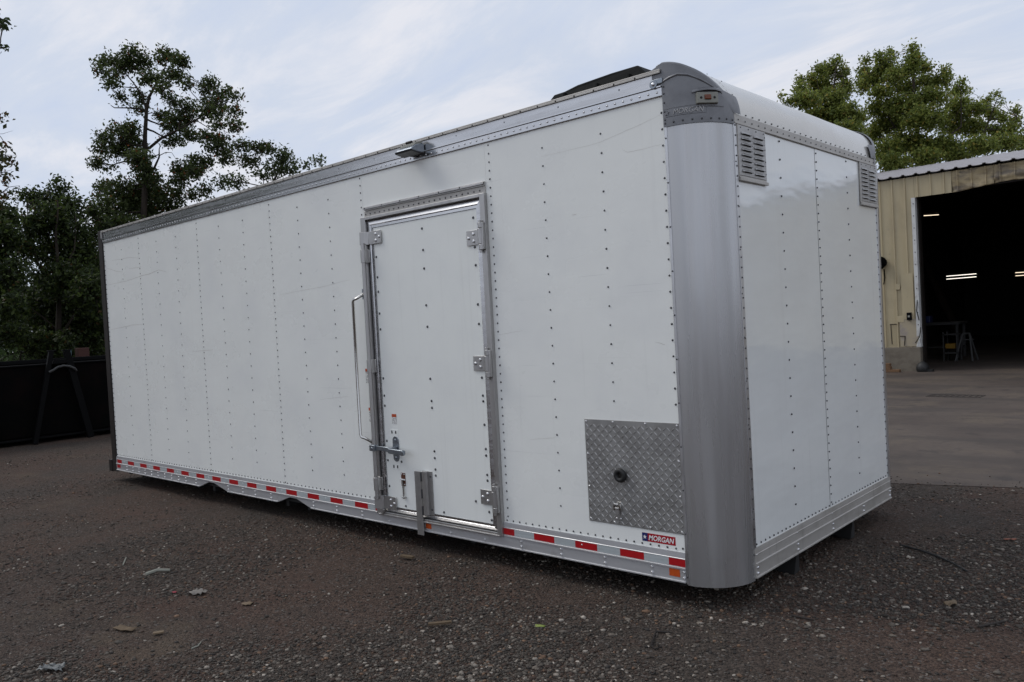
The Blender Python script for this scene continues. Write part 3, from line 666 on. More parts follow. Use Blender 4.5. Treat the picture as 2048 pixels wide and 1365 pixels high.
# header strip and rivets above the door
b = B(); b.box(DX0+.03, DX1-.006, -.012, -.0004, DZ1+.0445, DZ1+.070); b.box(DX0+.03, DX1-.006, -.022, -.012, DZ1+.064, DZ1+.068); b.box(DX0+.03, DX1-.006, -.022, -.019, DZ1+.052, DZ1+.064); hd = b.build('drip_strip', 'frame_aluminium', box, bevel=.001)
rivets([(x, -.022, DZ1+.060) for x in np.arange(DX0+.05, DX1-.02, .19)], sy, r=.005)
B().box(DX0+.025, DX1-.004, -.005, -.0004, DZ1+.001, DZ1+.040).build('header_plate', 'dusty_aluminium', box)
rivets([(x, -.005, DZ1+.020) for x in np.arange(DX0+.04, DX1-.01, .0508)], sy, r=.006)
# grab handle
gh_ = B().tube([(-2.728, -.016, 1.612), (-2.730, -.05, 1.595), (-2.742, -.066, 1.582), (-2.768, -.068, 1.578), (-2.783, -.068, 1.562), (-2.784, -.068, 1.2), (-2.783, -.068, .625), (-2.770, -.068, .606), (-2.742, -.066, .603), (-2.728, -.05, .590), (-2.724, -.016, .566)], .0105, 10).build('grab_handle', 'chrome', box, True, angle=60)
b = B()
for x, z in ((-2.726, 1.625), (-2.722, .560)):
    b.box(x-.013, x+.013, -.018, -.0005, z-.048, z+.026); b.dome((x, -.018, z-.035), sy, .006, .004, 8); b.dome((x, -.018, z+.016), sy, .006, .004, 8)
b.build('mounting_tab', 'zinc', gh_, True, bevel=.002)
# warning stickers: orange heading, print below
def sticker(x0, x1, z0, z1, y, par):
    s = B().box(x0, x1, y-.0008, y, z0, z1).build('warning_sticker', 'sticker_white', par)
    B().box(x0, x1, y-.0016, y-.0009, z1-.020, z1).build('sticker_heading', 'sticker_orange', s)
p1 = on(734, 752, 1, 0); p2 = on(741.5, 830, 1, 0); p3 = on(791, 838, 1, 0)
sticker(p1[0]-.014, p1[0]+.016, p1[2]-.052, p1[2]+.050, -.0004, box); sticker(p2[0]-.018, p2[0]+.018, p2[2]-.050, p2[2]+.050, -.0004, box); sticker(p3[0]-.024, p3[0]+.024, p3[2]-.034, p3[2]+.034, -.0106, box)

# tread plate cover
X0, X1, Z0, Z1 = -.842, -.248, .242, .806
tp = B().box(X0, X1, -.004, -.0004, Z0, Z1).build('tread_plate', 'tread_plate', box, bevel=.001)
b = B(); st = .0258; i = 0
for ix in range(int((X1-X0)/st)+1):
    for iz in range(int((Z1-Z0)/st)+1):
        cx, cz = X0+.016+ix*st, Z0+.014+iz*st
        if cx > X1-.010 or cz > Z1-.010: continue
        sg = 1 if (ix+iz) % 2 else -1; a = sg*R(45)
        c, s_ = math.cos(a), math.sin(a); L, w = .0135, .0032
        P = [(-L, 0), (-L*.4, -w), (L*.4, -w), (L, 0), (L*.4, w), (-L*.4, w)]
        Q = [(-L*.55, 0), (L*.55, 0)]
        T = lambda p, y: (cx+p[0]*c-p[1]*s_, y, cz+p[0]*s_+p[1]*c)
        b.add([T(p, -.0038) for p in P]+[T(q, -.0068) for q in Q], [(0, 1, 6), (1, 2, 7, 6), (2, 3, 7), (3, 4, 7), (4, 5, 6, 7), (5, 0, 6)])
b.build('treads', 'tread_plate', tp, True, kind='stuff', angle=20)
b = B()
for x, z in [(X0+.012, z) for z in frange(Z0+.015, Z1-.012, 4)]+[(X1-.012, z) for z in frange(Z0+.012, Z1-.012, 4)]+[(x, Z1-.010) for x in frange(X0+.19, X1-.2, 2)]+[(x, Z0+.012) for x in frange(X0+.17, X1-.2, 2)]: b.dome((x, -.004, z), sy, .0065, .005, 8)
b.build('screws', 'rivet_bright', tp, True, kind='stuff')
b = B(); C_ = Vector((-.612, -.018, .515)); n1_, n2_ = 22, 10
for i in range(n1_):
    for j in range(n2_):
        a, c = 2*math.pi*i/n1_, 2*math.pi*j/n2_; r_ = .0255+.0135*math.cos(c); b.v.append((C_.x+r_*math.cos(a), C_.y-.014*math.sin(c), C_.z+r_*math.sin(a)))
for i in range(n1_):
    for j in range(n2_): b.f.append((i*n2_+j, ((i+1) % n1_)*n2_+j, ((i+1) % n1_)*n2_+(j+1) % n2_, i*n2_+(j+1) % n2_)); b.m.append(0)
kb = b.build('rubber_bumper', 'rubber', tp, True, angle=180)
b = B(); b.tube([(-.612, -.004, .515), (-.612, -.018, .515)], .016, 12); b.build('bumper_bolt', 'rear_steel', kb, True)
b = B(); b.box(-.662, -.622, -.0075, -.0042, .270, .355); lt = b.build('latch', 'galvanised', tp, bevel=.002)
b = B(); b.tube([(-.664, -.012, .325), (-.660, -.018, .352), (-.655, -.022, .358), (-.632, -.022, .358), (-.627, -.018, .352), (-.624, -.012, .325)], .006, 8); b.build('latch_bail', 'chrome', lt, True)
b = B(); b.box(-.655, -.629, -.020, -.0078, .300, .338); b.tube([(-.655, -.016, .335), (-.629, -.016, .335)], .008, 8); b.build('latch_body', 'galvanised', lt, bevel=.002)
b = B()
for x in (-.655, -.629):
    for z in (.278, .347): b.dome((x, -.0078, z), sy, .006, .004, 8)
b.build('screws', 'rivet_bright', lt, True, kind='stuff')

# maker's decal: star on blue, white lettering on red
D0, D1, E0, E1 = -.503, -.303, .178, .222
dc = B().box(D0, D1, -.0009, -.0003, E0, E1).build('maker_decal', 'decal_red', box)
B().box(D0, D0+.034, -.0014, -.00095, E0, E1).build('star_field', 'decal_blue', dc)
b = B(); b.add([(D0+.017+p*.0125, -.0018, (E0+E1)/2+q*.0125) for p, q in star], [tuple(range(10))]); b.build('star', 'decal_white', dc)
V, F = text_mesh('MORGAN', .22, .022); b = B(); b.add([(D0+.040+p*.153, -.0018, E0+.008+q*.028) for p, q in V], F); b.build('lettering', 'decal_white', dc)

# floodlight on the top rail: finned grey housing, dark lens underneath
fl = B()
fl.prism([(-.0085, 2.478), (-.0085, 2.536), (-.030, 2.540), (-.085, 2.524), (-.118, 2.500), (-.120, 2.488), (-.050, 2.478)], 0, -2.165, -2.015)
fo = fl.build('floodlight', 'zinc', box, bevel=.005)
for i in range(8):
    x = -2.155+i*.0185; b = B(); b.prism([(-.012, 2.530), (-.030, 2.552), (-.075, 2.540), (-.104, 2.515), (-.080, 2.520)], 0, x, x+.007); b.build('fin', 'lamp_grey', fo)
b = B(); b.prism([(-.046, 2.4772), (-.050, 2.4772), (-.121, 2.4870), (-.127, 2.492), (-.124, 2.4795), (-.052, 2.466), (-.046, 2.466)], 0, -2.172, -2.008); b.build('lens', 'lens_dark', fo, bevel=.003)
b = B(); b.tube([(-2.09, -.030, 2.474), (-2.09, -.030, 2.4785)], .011, 10); b.build('photocell', 'lens_dark', fo, True)
# old scratches and scrapes on the side sheets
b = B()
def scratch(pts, w):
    P_ = [on(u, v, 1, 0.) for u, v in pts]; Q = []
    for i in range(len(P_)-1):
        n_ = 5
        for k in range(n_):
            q = P_[i]+(P_[i+1]-P_[i])*k/n_; Q.append((q[0]+.004*noise.noise((q[0]*30, 1, q[2]*30)), q[2]+.004*noise.noise((q[0]*30, 5, q[2]*30))))
    Q.append((P_[-1][0], P_[-1][2])); n = len(Q); V_ = []
    for i, (x, z) in enumerate(Q): ww = .65*w*(.35+.65*math.sin(math.pi*(i+.3)/n)); V_ += [(x, -.0007, z-ww/2), (x, -.0007, z+ww/2)]
    b.add(V_, [(2*i, 2*i+2, 2*i+3, 2*i+1) for i in range(n-1)])
for pts, w in (([(213, 571), (255, 562), (283, 552), (300, 548), (317, 540), (332, 544)], .009), ([(212, 536), (230, 542), (246, 545)], .007), ([(221, 660), (245, 655), (262, 651), (286, 649)], .008), ([(258, 538), (283, 534)], .007), ([(224, 522), (260, 515), (276, 517)], .006), ([(1243, 292), (1247, 301), (1256, 305), (1282, 300), (1325, 288)], .0022), ([(1080, 315), (1200, 285), (1290, 245), (1320, 230)], .0020), ([(1144, 430), (1153, 429)], .004), ([(995, 670), (1045, 662)], .0022), ([(1310, 684), (1330, 690)], .004), ([(385, 704), (426, 700)], .006), ([(560, 590), (640, 575), (700, 560)], .003), ([(640, 800), (700, 792)], .003), ([(1060, 880), (1110, 876)], .0022)): scratch(pts, w)
b.build('scratches', 'scratch', box, kind='stuff')
b = B(); b.tube([(-2.17, -.022, 2.566), (-2.12, -.022, 2.566)], .010, 10); b.build('wire_grommet', 'rear_steel', box, True)

# black shroud on the roof behind the cap
ry0, ry1 = .30, 1.05
b = B()
def ridge(x): return 2.578+.012*math.sin(math.pi*.3/BW)
pr = [(-1.36, 2.572), (-1.20, 2.722), (-1.12, 2.724), (-1.02, 2.740), (-.78, 2.750), (-.60, 2.750), (-.42, 2.572)]
P0 = [(x, ry0+(.0 if z < 2.6 else .03), z) for x, z in pr]; P1 = [(x, ry1-(.0 if z < 2.6 else .03), z) for x, z in pr]; n = len(pr)
b.add(P0+P1, [tuple(range(n))[::-1], tuple(range(n, 2*n))]+[(i, (i+1) % n, n+(i+1) % n, n+i) for i in range(n)])
rs = b.build('roof_shroud', 'roof_black', box, bevel=.008)
for x in (-.95, -.77):
    B().box(x-.03, x+.03, ry0-.004, ry0+.02, 2.60, 2.66).build('rust_patch', 'brown_rust', rs)
for x in (-1.10, -.86, -.64):
    b = B(); b.prism([(x-.006, 2.585), (x+.006, 2.585), (x+.006, 2.705), (x-.006, 2.705)], 1, ry0-.004, ry0+.02); b.build('rib', 'roof_black', rs)

# ------------------------------------------------------------------ shed with the open bay
SY = 14.9
shed = thing('metal_shed', 'tan ribbed metal shed with a wide dark open bay and grey roof', 'shed', (1.0, SY+8, GZ))
SX0, SX1, SZ0, SZ1, OX0, OX1, OZ = -6.5, 8.0, .385, 3.965, -3.262, 1.6, 3.53
RP = .2525; RIB0 = -3.71
def rib_profile(x0, x1, y):          # (x, y) polyline of a ribbed sheet
    k = math.ceil((x0-RIB0)/RP-1e-6); pts = [(x0, y)]
    while RIB0+k*RP < x1-.03:
        xr = RIB0+k*RP
        if xr > x0+.02: pts += [(xr-.022, y), (xr-.012, y-.028), (xr+.012, y-.028), (xr+.022, y)]
        k += 1
    return pts+[(x1, y)]
def sheet(x0, x1, zb, zt, m, name='wall_sheet', dent=0., seed=0.):
    pr = rib_profile(x0, x1, SY); b = MB()
    if dent:
        fine = []
        for (xa, ya), (xb, yb) in zip(pr[:-1], pr[1:]):
            n_ = max(1, int((xb-xa)/.03)); fine += [(xa+(xb-xa)*i/n_, ya+(yb-ya)*i/n_) for i in range(n_)]
        pr = fine+[pr[-1]]
    nz_ = 14 if dent else 2
    def fn(i, t):
        x, y = pr[i]; zb_ = zb(x) if callable(zb) else zb
        z = zb_+(zt-zb_)*t
        if dent:
            d = dent*max(0, 1-t*1.1)**.7
            y = y+d*(.07*noise.noise((x*2.3, z*6, seed))+.035*noise.noise((x*7, z*13, seed+3)))+d*.02
            z = z+d*.03*noise.noise((x*5, 1, seed))*(1-t)
        return (x, y, z)
    b.grid(fn, list(range(len(pr))), frange(0, 1, nz_))
    o = b.build(name, m, shed, bool(dent), angle=50)
    s_ = o.modifiers.new('thick', 'SOLIDIFY'); s_.thickness = .002; return o
x = RIB0-.11-RP*3*3
while x < OX0-.05:
    x1 = min(x+RP*3, OX0-.012); sheet(x, x1-.001, SZ0, SZ1, 'grimy_siding' if x > -3.0 else 'tan_siding'); x = x+RP*3
hb_ = lambda x: OZ+(.0 if x < -2.45 else min(.085, (x+2.45)*.11))
xs = [OX0-.010, -2.56, -1.80, -1.05, -.29, .47, 1.23, 1.6]
for i in range(len(xs)-1): sheet(xs[i]+.001, xs[i+1]-.001, hb_, SZ1, 'tan_siding' if i == 0 else 'stained_siding', dent=0 if i == 0 else min(1, .5+.25*i), seed=i*2.)
x = 1.6
while x < SX1-.1: sheet(x+.001, min(x+RP*3, SX1)-.001, SZ0, SZ1, 'tan_siding'); x += RP*3
# grimy repaired patch low on the wall left of the bay
b = MB(); b.box(-3.66, -3.30, SY-.032, SY-.029, .40, .98); b.build('repair_patch', 'grimy_siding', shed)
b = MB(); b.box(-3.60, -3.36, SY-.0345, SY-.0325, .98, 1.95); b.build('repair_patch', 'tan_siding', shed)
for x, z, w, h in ((-3.72, 1.62, .10, .12), (-3.70, .92, .13, .13)):
    b = MB(); b.box(x, x+w, SY-.036, SY-.029, z, z+h); b.build('cover_plate', 'tan_siding', shed, bevel=.004)
b = MB(); b.box(-3.50, -3.41, SY-.09, SY-.029, .96, 1.12); jb = b.build('switch_box', 'worn_black', shed, bevel=.006)
MB().box(-3.475, -3.435, SY-.097, SY-.0905, 1.02, 1.06).build('push_button', 'lamp_grey', jb)
b = MB(); b.tube([(-3.96, SY-.03, 2.22), (-3.96, SY-.16, 2.22)], [.10, .13], 14); b.tube([(-3.96, SY-.16, 2.22), (-3.93, SY-.22, 2.10)], .05, 10); wl = b.build('wall_fan', 'black_paint', shed, True)
b = MB(); b.tube([(-3.93, SY-.04, 2.08), (-3.92, SY-.035, 1.9), (-3.95, SY-.035, 1.75)], .012, 6); b.build('cable', 'black_paint', wl, True)
for bits in ([(-3.29, SY-.045, 1.35), (-3.31, SY-.05, 1.15), (-3.27, SY-.045, .95)], [(-3.24, SY-.05, .80), (-3.27, SY-.055, .60), (-3.36, SY-.05, .47)], [(-3.86, SY-.036, .88), (-3.72, SY-.036, .88)], [(-3.84, SY-.036, .88), (-3.83, SY-.036, .45)], [(-3.58, SY-.040, .42), (-3.56, SY-.040, .62), (-3.66, SY-.040, .62)]):
    b = MB(); b.tube(bits, .010, 6); b.build('torn_edge', 'rear_steel', shed, True)
# jamb: white angle, battered at the foot, and dark steel behind it
b = MB(); zs = frange(.385, OZ-.005, 26)
def jfn(i, z):
    bend = .03*max(0, 1-(z-.385)/.55)**1.5*noise.noise((z*7, i, 2.)); x = [OX0-.070, OX0+.004, OX0+.004][i]+bend; y = [SY-.034, SY-.034, SY+.10][i]+bend; return (x, y, z)
b.grid(jfn, [0, 1, 2], zs); o = b.build('door_jamb', 'white_trim', shed); o.modifiers.new('thick', 'SOLIDIFY').thickness = .004
b = MB()
for z in frange(.6, 3.4, 12): b.dome((OX0-.03, SY-.035, z), (0, -1, 0), .012, .006, 7)
b.build('screws', 'rivet_steel', shed, True, kind='stuff')
MB().box(OX0-.06, OX0+.03, SY+.101, SY+.3, GZ+.005, OZ+.1).build('door_post', 'rear_steel', shed)
b = MB(); b.box(1.6-.01, 1.68, SY-.03, SY+.2, GZ+.005, OZ+.02); b.build('door_jamb', 'white_trim', shed)
MB().box(OX0+.031, 1.589, SY+.06, SY+.22, OZ+.06, OZ+.34).build('door_header', 'rear_steel', shed)
# concrete stem walls
for a0, a1 in ((SX0, OX0+.0), (1.685, SX1)):
    MB().box(a0, a1, SY-.06 if a0 < 0 else SY, SY+.1, GZ-.05, SZ0-.002).build('stem_wall', 'concrete_wall', shed, bevel=.012)
# roof sheets, ribs running up the slope
slope = 2/12; D = 8.6
def roof_sheet(x0, x1, side):
    pr = []; k = math.ceil((x0-RIB0)/RP-1e-6); pr = [(x0, 0)]
    while RIB0+k*RP < x1-.03:
        xr = RIB0+k*RP
        if xr > x0+.05: pr += [(xr-.075, .004), (xr-.035, .012), (xr-.022, .034), (xr+.022, .034), (xr+.035, .012), (xr+.075, .004)]
        k += 1
    pr += [(x1, 0)]
    b = MB()
    def fn(i, t):
        x, h = pr[i]; y = SY-.09+t*(D+.09); z = SZ1+.035+h+(y-SY)*slope
        if side: y = 2*(SY+D)-y
        return (x, y, z)
    b.grid(fn, list(range(len(pr))), [0, .5, 1]); o = b.build('roof_sheet', 'shed_roof', shed); o.modifiers.new('thick', 'SOLIDIFY').thickness = -.012
x = RIB0-.125-RP*12
while x < SX1:
    roof_sheet(x, x+RP*4, 0); roof_sheet(x, x+RP*4, 1); x += RP*4
# inside and outer walls
zr = SZ1+D*slope
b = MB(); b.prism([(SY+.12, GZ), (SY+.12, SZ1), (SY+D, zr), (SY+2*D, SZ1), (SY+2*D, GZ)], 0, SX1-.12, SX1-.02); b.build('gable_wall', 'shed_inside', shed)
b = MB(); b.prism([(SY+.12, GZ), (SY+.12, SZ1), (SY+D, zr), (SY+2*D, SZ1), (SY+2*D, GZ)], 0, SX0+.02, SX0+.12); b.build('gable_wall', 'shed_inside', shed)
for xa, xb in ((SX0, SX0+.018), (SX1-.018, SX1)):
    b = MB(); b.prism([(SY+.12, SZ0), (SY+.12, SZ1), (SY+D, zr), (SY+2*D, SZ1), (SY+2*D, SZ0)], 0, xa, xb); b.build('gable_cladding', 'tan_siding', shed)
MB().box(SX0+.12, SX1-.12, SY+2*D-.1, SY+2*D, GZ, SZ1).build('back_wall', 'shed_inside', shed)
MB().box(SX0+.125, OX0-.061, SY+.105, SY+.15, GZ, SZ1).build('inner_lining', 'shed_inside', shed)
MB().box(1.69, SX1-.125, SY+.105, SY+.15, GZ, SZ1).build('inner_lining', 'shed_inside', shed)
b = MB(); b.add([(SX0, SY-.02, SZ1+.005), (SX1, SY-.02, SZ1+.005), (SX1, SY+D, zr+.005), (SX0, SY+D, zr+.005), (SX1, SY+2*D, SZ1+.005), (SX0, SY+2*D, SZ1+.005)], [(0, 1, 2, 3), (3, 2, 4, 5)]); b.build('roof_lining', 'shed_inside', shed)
# strip lights hanging inside
def striplight(p, q, tubes, m, lab):
    t = thing('strip_light', lab, 'light', tuple((np.array(p)+np.array(q))/2)); p, q = Vector(p), Vector(q)
    MB().box(p.x, q.x, p.y-.06, p.y+.06, p.z+.035, p.z+.09).build('housing', 'shed_inside', t)
    for k in range(tubes):
        b = MB(); dz = k*-.09; b.tube([p+Vector((0, -.02, dz)), q+Vector((0, -.02, dz))], .009, 8); b.build('tube', m, t, True)
    for xx in (p.x+.15, q.x-.15):
        b = MB(); b.tube([(xx, p.y, p.z+.09), (xx, p.y, p.z+.9)], .004, 5); b.build('hanger', 'shed_inside', t)
striplight(on(1848, 432, 1, 19), on(1878, 430, 1, 19), 1, 'tube_warm', 'small warm strip light high in the shed near the left jamb')
striplight(on(1893, 553, 1, 24), on(1953, 548, 1, 24), 2, 'tube_cool', 'longest twin-tube strip light low in the middle of the dark bay')
striplight(on(2031, 546, 1, 24), on(2075, 543, 1, 24), 2, 'tube_warm', 'twin-tube strip light cut by the right edge of the photo')
# bench, tools, trestle inside
t = thing('workbench', 'dark low workbench inside the shed behind the left jamb', 'workbench', (-4.2, 19.4, GZ+.005)); zf = GZ+.005
MB().box(-4.9, -3.5, 19.0, 19.8, zf+.84, zf+.90).build('top', 'bench_metal', t)
for x in (-4.85, -3.6):
    for y in (19.05, 19.7): MB().box(x, x+.06, y, y+.06, zf, zf+.84).build('leg', 'bench_metal', t)
MB().box(-4.85, -3.55, 19.1, 19.7, zf+.25, zf+.28).build('shelf', 'bench_metal', t)
t = thing('tool_case', 'small blue tool case on the workbench in the shed', 'case', (-4.4, 19.3, zf+.90)); MB().box(-4.6, -4.2, 19.1, 19.4, zf+.902, zf+1.08).build('body', 'blue_tool', t, bevel=.02)
b = MB(); b.tube([(-4.5, 19.2, zf+1.08), (-4.47, 19.2, zf+1.13), (-4.33, 19.2, zf+1.13), (-4.3, 19.2, zf+1.08)], .012, 6); b.build('handle', 'black_paint', t)
pa, pb = on(1890, 690, 1, 18), on(1915, 690, 1, 18)
t = thing('tool_cart', 'grey tool cart with yellow bin in the dark bay', 'cart', (pa[0], 18, zf))
for z in (.18, .62): MB().box(pa[0], pb[0]+.05, 17.8, 18.2, zf+z, zf+z+.03).build('tray', 'bench_metal', t)
for x in (pa[0], pb[0]+.02):
    for y in (17.8, 18.17): MB().box(x, x+.03, y, y+.03, zf, zf+.70 if x < pb[0] else zf+.62).build('leg', 'bench_metal', t)
MB().box(pa[0]+.04, pb[0]-.02, 17.85, 18.1, zf+.30, zf+.42).build('bin', 'yellow_tool', t, bevel=.01)
t = thing('trestle', 'pale metal trestle standing beside the tool cart in the bay', 'trestle', (pb[0]+.35, 18, zf))
q0, q1, q2 = on(1925, 668, 1, 18), on(1939, 667, 1, 18), on(1950, 705, 1, 18)
b = MB(); b.tube([q0, q1], .022, 8); b.build('top_bar', 'trestle_grey', t)
for y in (17.75, 18.25):
    b = MB(); b.tube([(q1[0], 18, q1[2]), (q2[0], y, zf)], .022, 8); b.build('leg', 'trestle_grey', t)
    b = MB(); b.tube([(q0[0], 18, q0[2]), (q0[0]-.12, y, zf)], .022, 8); b.build('leg', 'trestle_grey', t)
b = MB(); b.tube([(q0[0]-.03, 17.95, zf+.5), (q1[0]+.1, 17.95, zf+.5)], .014, 6); b.build('stretcher', 'trestle_grey', t)
# scrap boards at the shed's foot, black rubber boot at the jamb
for i, (dx_, dz_, L) in enumerate(((0, 0, .55), (-.05, .062, .42), (-.1, .124, .45))):
    b = MB(); b.box(-4.15+dx_, -4.15+dx_+L, 14.50+.02*i, 14.62+.02*i, zf+.001+dz_, zf+.060+dz_); o = b.build('scrap_board', 'old_wood', bevel=.004)
    tag(o, ('bottom', 'middle', 'top')[i]+' board of the small wood pile at the foot of the shed wall', 'board', 'boards piled by the shed')
b = MB(); 
for i in range(9):
    pass
pts = [(-3.20, 14.72, zf+z, r) for z, r in ((.002, .11), (.05, .13), (.12, .12), (.18, .08), (.215, .02))]
b.tube([p[:3] for p in pts], [p[3] for p in pts], 12); b.box(-3.12, -3.0, 14.66, 14.78, zf+.001, zf+.05)
o = b.build('rubber_stop', 'rubber', smooth=True); tag(o, 'black rubber door stop on the concrete at the foot of the shed jamb', 'door stop')

# ------------------------------------------------------------------ roll-off container
RX = -12.2
rc = thing('roll_off_container', 'black steel roll-off container with a hook-lift frame under the trees', 'container', (RX-1.2, 1.5, GZ))
def wallx(x, y0, y1, nm):
    b = MB(); b.box(x-.02, x+.02, y0, y1, .0, 1.08); b.build(nm, 'black_paint', rc)
wallx(RX, -1.6, 4.6, 'side_wall'); wallx(RX-2.4, -1.6, 4.6, 'side_wall')
for y in (-1.6, 4.6): MB().box(RX-2.38, RX-.02, y-.02, y+.02, .0, 1.08).build('end_wall', 'black_paint', rc)
for x in (RX, RX-2.4): MB().box(x-.05, x+.05, -1.65, 4.65, 1.081, 1.155 if x < RX else 1.11).build('top_rail', 'worn_black', rc, bevel=.01)
MB().box(RX-2.4, RX, -1.6, 4.6, -.06, -.001).build('floor', 'black_paint', rc)
MB().box(RX-.06, RX+.05, -1.62, 4.62, -.062, -.03).build('floor_rail', 'worn_black', rc, bevel=.006)
for y in (-1.1, .2, 2.2, 3.2, 4.2): MB().box(RX+.021, RX+.06, y-.035, y+.035, -.03, 1.08).build('stake', 'black_paint', rc, bevel=.006)
for x in (RX-.55, RX-1.85): MB().box(x-.06, x+.06, -1.5, 4.5, GZ+.004, -.061).build('runner', 'black_paint', rc)
# hook frame
L0, L1, R0, R1 = (RX+.12, .70, GZ+.004), (RX+.12, 1.014, 1.30), (RX+.12, 1.52, GZ+.004), (RX+.12, 1.234, 1.295)
def beam(p, q, w, nm):
    p, q = Vector(p), Vector(q); d = (q-p).normalized(); s_ = d.cross(Vector((1, 0, 0))).normalized(); n_ = Vector((1, 0, 0)); P = []
    for c in (p, q):
        for a_, b_ in ((-1, -1), (1, -1), (1, 1), (-1, 1)): P.append(c+s_*a_*w/2+n_*b_*.03)
    b = MB(); b.add(P, [(3, 2, 1, 0), (4, 5, 6, 7)]+[(i, (i+1) % 4, 4+(i+1) % 4, 4+i) for i in range(4)]); return b.build(nm, 'worn_black', rc, bevel=.006)
beam(L0, L1, .07, 'frame_leg'); beam(R0, R1, .10, 'frame_leg')
beam((RX+.12, .955, 1.305), (RX+.12, 1.075, 1.306), .02, 'leg_cap'); beam((RX+.12, 1.17, 1.302), (RX+.12, 1.30, 1.302), .02, 'leg_cap')
MB().box(RX+.09, RX+.15, 1.03, 1.22, 1.10, 1.16).build('cross_bar', 'worn_black', rc)
b = MB(); b.tube([(RX+.17, .95, .975), (RX+.19, 1.0, 1.0), (RX+.20, 1.07, 1.045), (RX+.20, 1.15, 1.06), (RX+.20, 1.24, 1.045), (RX+.19, 1.32, 1.0), (RX+.17, 1.345, .965)], .020, 8); b.build('hook_bar', 'bench_metal', rc, True)
# posts beyond it
o = MB().box(-15.05, -15.0, 2.28, 2.33, GZ-.1, 1.30).build('fence_post', 'teal_post', bevel=.005); tag(o, 'thin grey-green post behind the container beside the truck box rear', 'post')
o = MB().box(-15.1, -14.9, 2.42, 2.62, GZ-.1, 1.32).build('gate_pillar', 'brick_red', bevel=.01); tag(o, 'reddish brown pillar behind the container, hidden partly by the truck box', 'pillar')

# ------------------------------------------------------------------ trees
def branch_path(p, q, sag, n=6, seed=0):
    p, q = np.array(p, float), np.array(q, float); L = np.linalg.norm(q-p); pts = []
    for i in range(n+1):
        t = i/n; w = math.sin(math.pi*t)*L*.10
        pts.append(p+(q-p)*t+np.array([noise.noise((t*2.2, seed, 1.)), noise.noise((t*2.2, seed, 5.)), noise.noise((t*2.2, seed, 9.))+sag])*w)
    return pts
LEAF = {}
def leaves(P, Nn, size, cols, name, parent, droop=.2, folded=True, up=.45):
    """P (n,3) positions"""
    n = len(P); a = RNG.normal(size=(n, 3)); a[:, 2] -= droop; a /= np.linalg.norm(a, axis=1)[:, None]
    nn_ = RNG.normal(size=(n, 3)); nn_[:, 2] += up*2; b_ = np.cross(nn_, a); b_ /= np.linalg.norm(b_, axis=1)[:, None]; c_ = np.cross(a, b_)
    L = (size*RNG.uniform(.65, 1.3, n))[:, None]; Wd = L*RNG.uniform(.42, .62, n)[:, None]
    p0 = P-a*L*.5; p1 = P+b_*Wd*.5+c_*L*.10+a*L*.03; p2 = P+a*L*.5-c_*L*.08; p3 = P-b_*Wd*.5+c_*L*.10+a*L*.03
    V = np.stack([p0, p1, p2, p3], 1).reshape(-1, 3); i = np.arange(n)[:, None]*4
    F = np.concatenate([np.hstack([i, i+1, i+2]), np.hstack([i, i+2, i+3])], 0)
    pick = RNG.choice(len(cols), n, p=[c[3] for c in cols]); C = np.array([c[:3] for c in cols])[pick]*RNG.uniform(.7, 1.3, n)[:, None]
    return mesh_np(name, V, F, 'leaf', np.repeat(C, 4, 0), parent)
